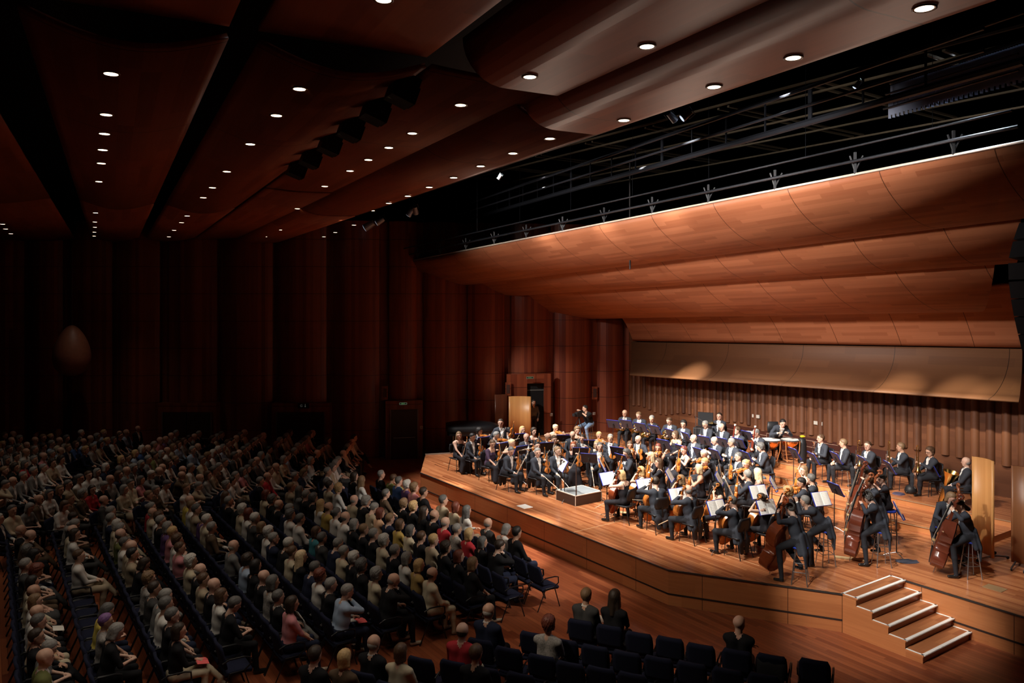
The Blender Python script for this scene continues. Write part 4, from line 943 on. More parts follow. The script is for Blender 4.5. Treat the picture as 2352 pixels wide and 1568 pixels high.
    if kind == 'tuba':
        MB().lathe([(.21, .86), (.19, .82), (.12, .66), (.09, .45), (.10, .2), (.08, .02)], 24).build('bell', BRASS, r, smooth=True)
        MB().tube([(0, 0, .06), (.05, 0, -.05), (.15, 0, -.06), (.22, 0, .03), (.23, 0, .45), (.19, 0, .53), (.13, 0, .45), (.13, 0, .12)], [.075, .07, .065, .055, .045, .04, .03, .025], 10).build('bow_tube', BRASS, r, smooth=True)
        m = MB(); [m.tube([(.14, .04+.0, .16+i*.06), (.14, .10, .16+i*.06)], .02, 8) for i in range(4)]; m.build('valve', SILV, r)
    return r
# ---- chairs
BLKP = plain('black_plastic', (.014, .014, .017), .42); LEGM = plain('chair_steel', (.06, .06, .065), .3, .8)
def make_orch_chair():
    r = root('orchestra_chair'); m = MB(); G = []
    for i in range(7):
        v = i/6; y = -.20+.42*v; G.append([Vector((x*.22*(1-.08*v), y, .45+.018*abs(x)**2-.02*(v > .9))) for x in (-1, -.6, 0, .6, 1)])
    m.grid(G); o = m.build('seat', BLKP, r, smooth=True); s = o.modifiers.new('s', 'SOLIDIFY'); s.thickness = .025
    m = MB(); G = []
    for i in range(6):
        v = i/5; z = .60+.30*v; hw = .17+.05*math.sin(math.pi*min(1, v*1.1)); G.append([Vector((x*hw, -.21-.05*v+.03*abs(x)**2, z)) for x in (-1, -.6, 0, .6, 1)])
    m.grid(G); o = m.build('backrest', BLKP, r, smooth=True); s = o.modifiers.new('s', 'SOLIDIFY'); s.thickness = .022
    MB().box((0, -.215, .56), (.045, .02, .26)).build('back_support', LEGM, r)
    for sx in (-1, 1):
        MB().tube([(sx*.20, .20, 0), (sx*.19, .17, .42), (sx*.19, -.15, .43), (sx*.215, -.27, 0)], .011, 6).build('leg', LEGM, r)
    return r
def make_stool():
    r = root('bass_stool'); MB().lathe([(.001, .74), (.15, .745), (.175, .73), (.18, .70), (.15, .695), (.001, .695)], 20).build('seat', plain('stool_blue', (.02, .05, .42), .6), r, smooth=True)
    for k in range(4):
        a = math.pi/4+k*math.pi/2; MB().tube([(.12*math.cos(a), .12*math.sin(a), .70), (.23*math.cos(a), .23*math.sin(a), 0)], .012, 6).build('leg', STEEL, r)
    for z, q in ((.25, .195), (.42, .165)):
        m = MB(); m.tube([(q*math.cos(math.pi/4+k*math.pi/2), q*math.sin(math.pi/4+k*math.pi/2), z) for k in range(5)], .008, 6); m.build('foot_ring', STEEL, r)
    return r
SEATB = plain('seat_fabric_blue', (.009, .011, .028), .9, var=.2, vs=30, spec=.2); ARMB = plain('armrest_black', (.010, .010, .012), .35)
def make_hall_chair():
    r = root('audience_chair')
    m = MB(); G = []
    for i in range(6):
        v = i/5; G.append([Vector((x*.235, -.20+.44*v, .455-.02*(v-.5)**2*4+(.0 if abs(x) < 1 else -.02))) for x in (-1, -.85, 0, .85, 1)])
    m.grid(G); o = m.build('seat', SEATB, r, smooth=True); s = o.modifiers.new('s', 'SOLIDIFY'); s.thickness = .06
    m = MB(); G = []
    for i in range(7):
        v = i/6; hw = .225+.015*math.sin(math.pi*v); c = 1-.12*max(0, v-.85)/.15; G.append([Vector((x*hw*c, -.22-.09*v+.025*abs(x)**2, .50+.40*v)) for x in (-1, -.7, 0, .7, 1)])
    m.grid(G); o = m.build('backrest', [SEATB], r, smooth=True); s = o.modifiers.new('s', 'SOLIDIFY'); s.thickness = .045
    for sx in (-1, 1):
        MB().tube([(sx*.25, .24, 0), (sx*.25, .10, .44), (sx*.25, -.13, .44), (sx*.25, -.34, 0)], .012, 5).build('leg_frame', ARMB, r)
        MB().tube([(sx*.255, .10, .44), (sx*.262, .20, .52), (sx*.265, .19, .64), (sx*.262, .10, .665), (sx*.262, -.14, .67), (sx*.25, -.24, .62)], .014, 6).build('armrest', ARMB, r)
    return r
OCH = make_orch_chair(); STO = make_stool(); HCH = make_hall_chair(); used = {}
def place(proto, key, loc, rz):
    o = proto if key not in used else copy_tree(proto); used[key] = 1; o.location = loc; o.rotation_euler = (0, 0, rz); return o
# ---- music stand: page side towards +Y
DESK = plain('desk_black', (.040, .028, .034), .6); DESKB = plain('desk_blue_edge', (.014, .015, .12), .6); PAPER = plain('score_paper', (.93, .92, .88), .6); FOLD = plain('folder_blue', (.03, .06, .42), .5)
def make_stand():
    r = root('music_stand'); T = Matrix.Translation((0, 0, 1.03)) @ Matrix.Rotation(-.50, 4, 'X').inverted()
    m = MB(); m.box((0, 0, 0), (.47, .012, .33), T); d = m.build('desk', DESK, r)
    m = MB(); m.box((0, .025, -.165), (.47, .055, .010), T); m.build('lip', DESKB, d)
    m = MB(); m.box((0, 0, .168), (.48, .018, .014), T); m.box((-.238, 0, 0), (.012, .016, .33), T); m.box((.238, 0, 0), (.012, .016, .33), T); m.build('edge_band', DESKB, d)
    m = MB(); m.box((0, -.02, -.02), (.05, .03, .12), T); m.build('tilt_joint', BLKP, d)
    MB().tube([(0, -.03, .98), (0, -.035, .10)], [.010, .013], 6).build('pole', LEGM, r)
    for k in range(3):
        a = k*2*math.pi/3+.5; MB().tube([(0, -.035, .10), (.16*math.cos(a), -.035+.16*math.sin(a), .055), (.26*math.cos(a), -.035+.26*math.sin(a), .008)], .009, 5).build('leg', STEEL, r)
    return r
def make_score():
    r = root('sheet_music'); T = Matrix.Translation((0, 0, 1.03)) @ Matrix.Rotation(-.50, 4, 'X').inverted()
    m = MB(); m.box((0, .010, .005), (.49, .006, .345), T); m.build('folder', FOLD, r)
    for sx in (-1, 1):
        G = [[T @ Vector((sx*(.003+.225*i/5), .016+.010*math.sin(math.pi*i/5), -.16+.325*j)) for j in (0, 1)] for i in range(6)]
        m = MB(); m.grid(G, flip=sx > 0); o = m.build('page', PAPER, r); s = o.modifiers.new('s', 'SOLIDIFY'); s.thickness = .003
    m = MB()
    for sx in (-1, 1):
        for k in range(8): m.box((sx*.117, .0285, .13-k*.036), (.18, .0006, .006), T)
    m.build('staff_lines', plain('ink', (.70, .69, .66), .7), r)
    return r
STA = make_stand(); SCO = make_score()
# ================================================================ THE ORCHESTRA
KS = 1.12
POD = at(1334, 1127, 1.17); POD = Vector((POD.x, POD.y, SH))
BC = {}
def pose(kind, fem, v):
    k = (kind, fem, v)
    if k in BC: return BC[k]
    hy = (-28, -8, 12, 25, -18, 5)[v % 6]; hp = (-4, 2, -10, 3, -14, 0)[v % 6]; lean = (4, 8, 1, 6, 10, -2)[v % 6]
    kw = dict(fem=fem, kind='gown' if fem else 'suit', legs='skirt' if fem else 'sit', hy=hy, hp=hp, lean=lean, tails=not fem, bulk=1.0 if fem else 1.09)
    if fem: kw['sleeve'] = (0, .6, 0, 1, .6, 0)[v % 6]
    if kind == 'vrest': kw.update(lh=(-.15, .27, .96), rh=(.15, .38, .60), lpalm=(1, .2, 0), curl=.8)
    if kind == 'vplay': kw.update(lh=(-.26, .40, 1.03), rh=(.17, .34, 1.0), hy=28, hp=-12, lpalm=(.3, -.3, 1), rhint=(1, -.2, -.1), lhint=(-.2, -.2, -1), curl=.9)
    if kind in ('clarinet', 'oboe'): kw.update(lh=(-.03, .34, .82), rh=(.05, .36, .70), curl=.8, lpalm=(1, 0, 0), rpalm=(-1, 0, 0), hp=-12 if v % 2 else hp)
    if kind == 'flute': kw.update(lh=(-.14, .34, .64), rh=(.18, .34, .66), curl=.8)
    if kind == 'bassoon': kw.update(lh=(-.06, .32, .98), rh=(.12, .26, .70), curl=.7)
    if kind == 'french_horn': kw.update(lh=(-.06, .34, .72), rh=(.17, .28, .66), curl=.8)
    if kind == 'trumpet': kw.update(lh=(-.13, .36, .78), rh=(.12, .34, .62), curl=.9, rpalm=None)
    if kind == 'trombone': kw.update(lh=(-.16, .40, .92), rh=(.14, .34, .62), curl=.9, knees=((-.20, .42, .50), (.20, .43, .50)), bulk=1.15)
    if kind == 'tuba': kw.update(lh=(-.14, .33, .62), rh=(.15, .33, .62), bulk=1.18, lean=-6)
    if kind == 'rest': kw.update(lh=(-.06, .32, .62), rh=(.07, .34, .64))
    if kind == 'cello': kw.update(legs='cello', kind='gown0' if fem else 'suit', lh=(-.20, .20, 1.10), rh=(.30, .42, .66), lean=8, lpalm=(.6, -.2, 0), curl=.9, rhint=(1, .1, -.3), lhint=(-1, .3, -.1), hp=-12)
    if kind == 'cellorest': kw.update(legs='cello', kind='gown0' if fem else 'suit', lh=(-.14, .24, 1.06), rh=(.20, .28, .62), lean=6, curl=.7)
    if kind == 'bass': kw.update(legs='perch', hipz=.94, lh=(-.24, .36, 1.50), rh=(.24, .48, 1.04), lean=14, curl=.9, lpalm=(.6, -.2, 0), rhint=(1, .1, -.2), lhint=(-1, .2, -.2), hp=-14)
    if kind == 'bassrest': kw.update(legs='perch', hipz=.94, lh=(-.20, .40, 1.44), rh=(.26, .46, 1.06), lean=20, curl=.8, hp=-20)
    if kind == 'leanbass': kw.update(legs='perch', hipz=.94, lh=(-.12, .62, 1.46), rh=(.14, .66, 1.30), lean=42, curl=.8, hp=14, lhint=(-.5, 0, -1), rhint=(.5, 0, -1))
    if kind == 'timp': kw.update(legs='stand', hipz=.82, lh=(-.12, .56, .98), rh=(.22, .58, .98), lean=48, hp=4)
    if kind == 'stand': kw.update(legs='stand', hipz=.92, lh=(-.30, .30, 1.36), rh=(.26, .16, .95), lean=0)
    if kind == 'cam': kw.update(legs='sit', kind='shirt', hipz=.74, lean=22, rh=(.10, .50, 1.30), lh=(-.06, .52, 1.22), sleeve=.6, knees=((-.18, .40, .62), (.20, .40, .62)), ankles=((-.14, .22, .10), (.2, .34, .10)), tails=False, rhint=(1, 0, .2), hp=6)
    if kind == 'hairhand': kw.update(lh=(-.15, .27, .96), rh=(.12, .12, 1.34), rhint=(1, .4, 0), hy=20)
    if kw.get('kind') == 'gown0': kw['kind'] = 'dress'; 
    nm = dict(kw)
    BC[k] = make_body('person', **nm); return BC[k]
UP = Vector((0, 0, 1))
INST = {   # origin, up, front in the player's own frame
    'vrest': ('violin', (-.15, .33, .605), (-.03, -.07, 1), (.1, 1, .05)), 'vplay': ('violin', (-.05, .10, 1.085), (-.52, .80, -.08), (0, .1, 1)),
    'cello': ('cello', (.04, .46, .18), (-.13, -.30, 1), (0, 1, .3)), 'cellorest': ('cello', (.04, .44, .18), (-.13, -.26, 1), (0, 1, .3)),
    'bass': ('bass', (.03, .66, .17), (-.12, -.26, 1), (.2, 1, .3)), 'bassrest': ('bass', (.02, .62, .17), (-.10, -.16, 1), (.2, 1, .3)), 'leanbass': ('bass', (.02, .90, .17), (-.05, -.12, 1), (.1, 1, .2)),
    'clarinet': ('clarinet', (.0, .42, .56), (0, -.16, 1), (0, 1, 0)), 'oboe': ('oboe', (.0, .42, .56), (0, -.20, 1), (0, 1, 0)), 'flute': ('flute', (-.30, .40, .655), (1, 0, .02), (0, 0, 1)),
    'bassoon': ('bassoon', (.18, .22, .30), (-.28, .12, 1), (0, 1, 0)), 'french_horn': ('french_horn', (.05, .38, .74), (0, 0, 1), (0, 1, 0)), 'trumpet': ('trumpet', (-.14, .42, .66), (0, 0, 1), (0, 1, 0)),
    'trombone': ('trombone', (-.16, .46, .55), (0, -.02, 1), (0, 1, 0)), 'tuba': ('tuba', (.16, .50, .08), (-.1, -.25, 1), (0, 1, 0)), 'stand': ('violin', (-.24, .36, 1.12), (-.10, .2, 1), (0, 1, 0)), 'hairhand': ('violin', (-.15, .33, .605), (-.03, -.07, 1), (.1, 1, .05)),
}
WCH = {}
def get_inst(k):
    if k in ('violin', 'viola', 'cello', 'bass', 'cello_dark', 'bass_red', 'bass_amber'): return fiddle(k)
    if k in WCH: return copy_tree(WCH[k])
    WCH[k] = wind(k); return WCH[k]
CATS = dict(violin='violin', viola='viola', cello='cello', bass='double bass', clarinet='clarinet', oboe='oboe', flute='flute', bassoon='bassoon', french_horn='horn', trumpet='trumpet', trombone='trombone', tuba='tuba', cello_dark='cello', bass_red='double bass', bass_amber='double bass')
def face_rz(d): return math.atan2(d.y, d.x)-math.pi/2
ORCH_POS = []
# px, py (head), kind, woman, hair, hair colour, who, options
M = [
 (1054,1000,'vrest',1,'long','lightbrown','woman with long brown hair in sleeveless black dress at the stage edge',dict(v=0,bd=0,skin=1)),
 (1085,1004,'vrest',0,'short','black','young man with black hair in tails at the stage edge',dict(v=2,bd=1)),
 (1101,991,'vplay',0,'curly','black','man with dark curly hair behind the outermost stand',dict(v=0)),
 (1131,1019,'vrest',1,'bun','brown','woman with tied brown hair in dark purple top',dict(v=4,bd=2,top=(.06,.035,.065))),
 (1140,1000,'vplay',0,'short','grey','grey-haired man playing beside the tied brown hair woman',dict(v=0)),
 (1150,971,'stand',0,'short','dark','tall standing man with dark hair before the piano',dict(v=0,bd=2)),
 (1168,990,'vrest',0,'short','black','man with straight black fringe and glasses',dict(v=0,bd=2,gl=1)),
 (1174,1036,'vrest',0,'short','darkgrey','man bending his grey-brown head forward',dict(v=4,bd=2,hp=1)),
 (1176,1018,'vplay',1,'bun','paleblond','small fair woman with pinned-up hair in second desk',dict(v=0)),
 (1200,987,'vrest',1,'long','blond','woman with long blond hair before the curved wooden leaf',dict(v=5,bd=0)),
 (1209,1004,'vrest',0,None,'grey','bald man looking aside in the second desk',dict(v=0,bd=1)),
 (1226,991,'vrest',1,'curly','dark','woman with dark curly hair before the open doorway',dict(v=3,bd=2)),
 (1235,1039,'vrest',0,'short','grey','grey-haired man at the front desk by the podium',dict(v=0,bd=3,skin=1)),
 (1234,1024,'vrest',1,'bun','black','woman with black tied hair behind the front desk',dict(v=1,bd=2)),
 (1259,1003,'vplay',0,'bald','grey','bald man with glasses playing in the third desk',dict(v=0,gl=1)),
 (1273,1009,'vrest',0,'short','brown','man with brown hair behind the front desk',dict(v=2,bd=0)),
 (1281,1036,'vrest',0,'short','lightbrown','young man with light brown hair behind the podium rail',dict(v=3,bd=3)),
 (1276,983,'vplay',1,'bun','paleblond','woman with pinned blond hair near the doorway, playing',dict(v=0)),
 (1315,999,'vrest',0,'bald','white','bald man with glasses and white fringe looking down',dict(v=4,bd=2,gl=1)),
 (1317,1024,'vrest',1,'long','red','woman with long red hair in lace-sleeved black dress',dict(v=1,bd=2)),
 (1338,1007,'vrest',0,'short','dark','man with receding dark hair turned aside',dict(v=0,bd=0)),
 (1326,988,'vrest',1,'curly','lightbrown','woman with curly fair hair below the camera operator',dict(v=2,bd=2)),
 (1378,1026,'vrest',0,'short','darkgrey','grey-haired man looking back over his shoulder',dict(v=3,bd=3)),
 (1371,1021,'vrest',1,'bob','blond','woman with short blond hair hidden behind grey-haired man',dict(v=1,bd=2)),
 (1376,1000,'vplay',1,'bun','blond','woman with ash-blond hair playing at the back desk',dict(v=0)),
 (1402,1006,'vrest',0,'short','grey','man with cropped fair hair at the middle desk',dict(v=5,bd=0)),
 (1447,1022,'vplay',1,'bob','brown','woman with brown bobbed hair playing beside long-haired man',dict(v=0)),
 (1466,1009,'vrest',0,'bald','brown','balding man with long back hair and glasses',dict(v=0,bd=2,gl=1)),
 (1439,1042,'vrest',0,'curly','darkgrey','man with grey curls at the desk opposite the podium',dict(v=2,bd=0)),
 (1427,1091,'cellorest',1,'bob','blond','blond woman cellist in black T-shirt beside the podium',dict(v=2,inst='cello_dark',face=(-.75,.65),bd=4)),
 (1473,1082,'cello',1,'bob','blond','blond woman cellist behind the first white music page',dict(v=0,bd=4)),
 (1495,1048,'vrest',1,'long','paleblond','woman with long pale blond hair among the violas',dict(v=1,inst='viola',bd=2)),
 (1513,1063,'vrest',1,'long','brown','woman with brown ponytail in long-sleeved black',dict(v=3,inst='viola',bd=2)),
 (1512,1028,'vplay',1,'bob','auburn','woman with short auburn hair in grey-black T-shirt',dict(v=0)),
 (1435,949,'french_horn',0,'bald','lightbrown','smiling bald hornist at the end of the back row',dict(v=1)),
 (1467,954,'french_horn',0,'short','lightbrown','sandy-haired hornist second in the back row',dict(v=4)),
 (1497,962,'french_horn',1,'short','grey','grey-haired woman hornist in black trousers',dict(v=0,pants=1)),
 (1537,967,'french_horn',0,'short','brown','hornist with cropped brown hair looking down',dict(v=4)),
 (1570,974,'french_horn',0,'curly','black','hornist with thick black hair at the row end',dict(v=2)),
 (1551,998,'flute',1,'bob','brown','woman flautist with brown hair in sleeveless black top',dict(v=0)),
 (1593,1007,'flute',0,'bald','white','flautist with bald crown and white side hair',dict(v=0)),
 (1641,1012,'oboe',0,'bald','grey','bald oboist looking down at his reed',dict(v=4)),
 (1680,1016,'oboe',0,'short','grey','grey-haired oboist with glasses sitting upright',dict(v=0,gl=1)),
 (1747,1027,'oboe',0,'curly','darkgrey','dark grey curly man reading beside the bassoons',dict(v=4)),
 (1620,975,'clarinet',0,'short','grey','grey-haired clarinettist with beard and glasses',dict(v=1,gl=1)),
 (1657,981,'clarinet',0,'bald','brown','balding clarinettist with glasses beside the percussionist',dict(v=4,gl=1)),
 (1693,989,'bassoon',0,'short','brown','young bassoonist with short brown hair',dict(v=0)),
 (1737,995,'bassoon',0,'short','grey','grey-haired bassoonist looking down before the kettledrums',dict(v=4,gl=1)),
 (1652,956,'rest',0,'short','dark','percussionist leaning back against the rear wall',dict(v=5,face=(-.6,-.8),bulk=1)),
 (1798,972,'timp',0,'short','black','timpanist with black hair bending over the kettledrums',dict(v=1,face=(.1,-1))),
 (1571,1034,'vrest',1,'short','auburn','woman with short auburn fringe facing the hall',dict(v=2,inst='viola',bd=3)),
 (1617,1043,'vplay',0,'short','white','white-haired man among the violas',dict(v=0,inst='viola')),
 (1619,1062,'vplay',1,'tail','blond','woman with blond ponytail in short-sleeved black',dict(v=1,inst='viola')),
 (1605,1077,'vrest',1,'bob','paleblond','woman with pale blond hair in sleeveless black, seen from behind',dict(v=0,inst='viola',bd=2)),
 (1564,1102,'cello',1,'bob','lightbrown','woman with light brown hair above the second white page',dict(v=1,bd=4)),
 (1696,1049,'vrest',0,'short','darkgrey','grey-haired man leaning back holding a long bow',dict(v=5,inst='viola',bd=2)),
 (1713,1066,'vplay',1,'bun','blond','woman with blond bun behind the viola section',dict(v=0,inst='viola')),
 (1717,1091,'vrest',0,'short','grey','grey-haired man with glasses holding a red-brown viola',dict(v=0,inst='viola',bd=0,gl=1,face=(-.9,.45))),
 (1740,1086,'vrest',1,'long','paleblond','woman with long wavy blond hair seen from behind',dict(v=0,inst='viola',face=(-.85,.5))),
 (1647,1119,'cello',1,'long','black','young woman cellist with long black hair',dict(v=0,face=(-.95,.3),bd=4)),
 (1749,1146,'cello',1,'bun','dark','woman cellist with smooth dark bun behind a white page',dict(v=2,face=(-.6,.75),bd=4)),
 (1506,1107,'cello',0,'short','dark','cellist with cropped dark hair seen from behind',dict(v=0,face=(-.35,.93),bd=4)),
 (1581,1126,'cellorest',0,'bald','grey','cellist with thin grey hair resting a hand on his thigh',dict(v=0,face=(-.62,.78),bd=4)),
 (1682,1152,'cello',0,'short','darkgrey','cellist with wavy grey-brown hair seen from behind at the lip',dict(v=2,face=(-.55,.83),bd=4)),
 (1846,1080,'hairhand',1,'long','lightbrown','woman with long fair hair raising a hand to her head',dict(v=0,inst='viola')),
 (1863,1100,'vrest',0,'short','darkgrey','man with dark grey hair and glasses near the risers',dict(v=0,inst='viola',gl=1,bd=2)),
 (1841,1109,'vplay',0,'short','black','black-haired man half hidden behind a bass scroll',dict(v=0,inst='viola')),
 (1810,1130,'cello',1,'curly','blond','woman cellist with curly blond hair beside the bass scroll',dict(v=1,bd=4)),
 (1816,1168,'bass',0,'short','darkgrey','bassist with thin grey hair and an amber bass at the lip',dict(v=0,inst='bass_red',face=(-.72,.70))),
 (1849,1151,'leanbass',0,'short','grey','grey-haired bassist bending forward before a blue stool',dict(v=0,face=(-.98,.2),inst=None)),
 (1984,1086,'bassrest',0,'short','dark','bassist with dark parted hair and glasses stooping',dict(v=0,face=(-.95,-.1),gl=1)),
 (1996,1108,'bass',0,'short','brown','young bassist with cropped hair in profile',dict(v=1,face=(-.95,.1),inst='bass_amber')),
 (2024,1100,'bass',1,'bun','black','woman bassist with black tied hair reaching up the neck',dict(v=0,face=(-.9,.25),inst='bass_amber',pants=1)),
 (1992,1142,'bassrest',0,'curly','darkgrey','bassist with grey curls and long tails seen from behind',dict(v=1,face=(-.92,.35))),
 (2184,1143,'bassrest',0,'bob','lightbrown','bassist with fair fringe half hidden by a bass neck',dict(v=2,face=(.1,-1),inst='bass_amber')),
 (2203,1160,'bass',0,'short','dark','dark-haired bassist with a dark brown bass by the wooden screen',dict(v=2,face=(-.95,.3))),
 (1885,1007,'trumpet',0,'short','brown','trumpeter with short brown hair holding a silver trumpet',dict(v=1)),
 (1937,1018,'rest',0,'short','lightbrown','trumpeter with fair hair resting his hands',dict(v=0)),
 (1993,1024,'trombone',0,'short','brown','trombonist with brown hair turning to his neighbour',dict(v=3)),
 (2069,1027,'trombone',0,'short','lightbrown','broad trombonist with sandy hair in the middle of three',dict(v=0)),
 (2136,1038,'trombone',0,'curly','brown','stout bass trombonist with curly brown hair and glasses',dict(v=2,gl=1)),
 (2219,1061,'tuba',0,'bald','grey','tuba player with thin grey hair sitting by the wooden screen',dict(v=0,gl=1)),
]
bodies_n = 0
pads = {'french_horn': ('french_horn', 'horn')}
def owner_short(who): 
    w = who.split(); return ' '.join(w[:9])
ZFIX = {1435: zB, 1467: zB, 1497: zB, 1537: zB, 1570: zB, 1551: zA, 1593: zA, 1641: zA, 1680: zA, 1747: zA, 1652: zB, 1798: zC, 1571: SH, 1512: SH}
def orch_person(px, py, kind, fem, hk, hc, who, op):
    B = pose(kind, bool(fem) and not op.get('pants'), op.get('v', 0)) if not op.get('pants') else pose_pants(kind, op.get('v', 0))
    hcz = B[3]; z = None; K_ = 1.05 if kind in ('bass', 'bassrest', 'leanbass') else KS
    for zz in (zC, zB, zA, SH):
        P_ = at(px, py, zz+hcz.z*K_)
        if abs(floor_z(Vector((P_.x, P_.y, 0)))-zz) < 1e-4: z = zz; break
    if z is None:
        for zz in (SH, zA, zB):
            P_ = at(px, py, zz+hcz.z*K_)
            if floor_z(Vector((P_.x, P_.y, 0))) > zz: z = zz+.17; break
        if z is None: z = SH
    if px in ZFIX: z = ZFIX[px]
    P_ = at(px, py, z+hcz.z*K_)
    if 'face' in op: d = Vector((*op['face'], 0)).normalized()
    else:
        d = (POD-P_); d.z = 0; d.normalize(); a = (rnd.random()-.5)*.35; d = Vector((d.x*math.cos(a)-d.y*math.sin(a), d.x*math.sin(a)+d.y*math.cos(a), 0))
    rz = face_rz(d); R_ = Matrix.Rotation(rz, 4, 'Z'); loc = P_ - R_ @ hcz*K_; loc.z = z
    z3 = floor_z(loc + d*.1)
    sk = smat(op.get('skin', rnd.randrange(4)))
    if kind == 'cam': top, bot = cloth('black_tee', (.012, .012, .014)), cloth('blue_jeans', (.19, .28, .44))
    elif fem: top = cloth('top_'+who[-8:], op['top']) if 'top' in op else DRESS; bot = DRESS
    else: top, bot = TAILC, TROU
    o = person(B, loc, rz, sk, top, SHIRT, bot, SHOEB, hk, hc, K_, op.get('gl'))
    if not fem and kind != 'cam':
        q = bpy.data.objects.new('bow_tie', tie_mesh()); COL.objects.link(q); q.parent = o; q.matrix_local = B[1] @ Matrix.Translation((0, .052, -.155))
    MW_ = Matrix.Translation(loc) @ R_ @ Matrix.Scale(K_, 4)
    tag(o, who if len(who.split()) >= 4 else who+' on stage', 'person', 'musicians of the orchestra'); ORCH_POS.append((P_, loc, rz, z))
    seat = 'stool' if kind in ('bass', 'bassrest', 'leanbass') else ('none' if kind in ('stand', 'timp', 'cam') else 'chair')
    sh = owner_short(who)
    if seat == 'chair':
        c = place(OCH, 'och', loc, rz); c.scale = (KS,)*3; tag(c, 'black chair of the ' + sh, 'chair', 'black chairs on the stage')
    elif seat == 'stool':
        c = place(STO, 'sto', loc + R_ @ Vector((0, -.03, 0)), rz+.3); c.scale = (K_, K_, K_*1.12); tag(c, 'steel stool of the ' + sh, 'stool', 'high stools of the bassists')
    if kind in INST and op.get('inst', 1) is not None:
        k, og, up, fr = INST[kind]; k = op.get('inst', k)
        if k in ('viola',) and kind in ('cello',): k = 'cello'
        it = get_inst(k); it.matrix_world = MW_ @ frame(og, up, fr)
        nm = CATS[k]; col = {'violin': 'amber violin', 'viola': 'amber viola', 'cello': 'amber cello', 'bass': 'dark brown double bass', 'cello_dark': 'dark red cello', 'bass_red': 'red-brown double bass', 'bass_amber': 'brown double bass', 'trumpet': 'silver trumpet', 'trombone': 'brass trombone', 'tuba': 'brass tuba', 'french_horn': 'brass horn', 'bassoon': 'red-brown bassoon', 'clarinet': 'black clarinet', 'oboe': 'black oboe', 'flute': 'silver flute'}[k]
        tag(it, '%s of the %s' % (col, sh), nm, nm+'s of the orchestra')
    if kind in ('vrest', 'vplay', 'cello', 'cellorest', 'bass', 'bassrest', 'stand', 'hairhand'):
        if kind == 'hairhand': return o
        hR, u = B[2]['R']; b = bow(kind[:4] == 'bass')
        if kind == 'vplay': dr, fr = Vector((-.80, .55, .22)), (0, 0, -1)
        elif kind in ('cello', 'bass'): dr, fr = Vector((-.93, .12, .10)), (0, -1, 0)
        else: dr = (Vector((.10, .45, .90)), Vector((-.95, .25, .12)), Vector((-.38, .30, .88)), Vector((-.30, .55, -.50)), Vector((-.55, .45, -.35)))[op.get('bd', 2)]; fr = (0, 1, 0)
        st0 = Vector([float(x) for x in hR]) - dr.normalized()*.05
        b.matrix_world = MW_ @ frame(st0, dr, fr); tag(b, 'pale bow of the ' + sh, 'bow', 'bows of the string players')
    return o
def pose_pants(kind, v):
    k = (kind, 'pants', v)
    if k not in BC:
        kw = dict(fem=True, kind='dress', legs='sit', hy=10, hp=-8, lean=5, sleeve=1)
        if kind == 'bass': kw.update(legs='perch', hipz=.94, lh=(-.24, .36, 1.50), rh=(.24, .48, 1.04), lean=10, curl=.9, sleeve=.6, lhint=(-1, .2, -.2))
        else: kw.update(lh=(-.06, .34, .72), rh=(.17, .28, .66), curl=.8)
        BC[k] = make_body('person', **kw)
    return BC[k]
TIE = []
def tie_mesh():
    if not TIE:
        m = MB()
        for sx in (-1, 1): m.add([(0, .0, -.008), (0, 0, .008), (sx*.045, .005, .020), (sx*.045, .005, -.020), (0, .014, -.006), (0, .014, .006), (sx*.045, .012, .018), (sx*.045, .012, -.018)], [(0, 1, 2, 3), (4, 7, 6, 5), (1, 5, 6, 2), (0, 3, 7, 4), (2, 6, 7, 3)])
        m.box((0, .010, 0), (.016, .014, .016)); TIE.append(m.mesh('bow_tie', [SHIRT]))
    return TIE[0]
for e in M: orch_person(*e)
orch_person(1344, 938, 'cam', 0, 'short', 'black', 'camera operator in black T-shirt and jeans behind a video camera', dict(v=0, face=(-.75, -.66)))
c = copy_tree(STO); c.location = ORCH_POS[-1][1]; c.scale = (1, 1, .98); tag(c, 'stool under the camera operator at the back of the stage', 'stool')
# dim figure in the doorway
B = pose('cam', False, 0); B = make_body('person', legs='stand', kind='shirt', hipz=.92, rh=(.2, .12, .85), lh=(-.2, .12, .85))
p = at(1223, 907, SH+B[3].z); p = Vector((1.0, 36.15, SH)); o = person(B, p, math.pi+.3, smat(2), cloth('grey_tee', (.10, .10, .10)), SHIRT, cloth('black_jeans', (.02, .02, .025)), SHOEB, 'short', 'dark')
tag(o, 'dim standing figure in grey shirt inside the dark stage doorway', 'person')
# video camera on tripod
pc = ORCH_POS[-1]; cp = pc[1] + Matrix.Rotation(pc[2], 4, 'Z') @ Vector((-.02, .72, 0)); r = root('video_camera', cp, pc[2])
m = MB(); m.box((0, 0, 1.32), (.16, .38, .20)); m.box((0, -.1, 1.45), (.05, .2, .04)); m.build('camera_body', BLACK, r); MB().tube([(0, .19, 1.32), (0, .36, 1.32)], [.06, .075], 12).build('lens', BLACK, r); MB().box((.09, -.22, 1.38), (.06, .16, .06)).build('viewfinder', BLACK, r)
for k in range(3):
    a = k*2.094+.5; MB().tube([(0, 0, 1.2), (.50*math.cos(a), .50*math.sin(a), 0)], .018, 6).build('tripod_leg', BLKP, r)
MB().tube([(0, -.05, 1.2), (.1, -.42, 1.12)], .012, 6).build('pan_bar', BLKP, r); tag(r, 'black video camera on a tripod at the back of the stage', 'video camera')

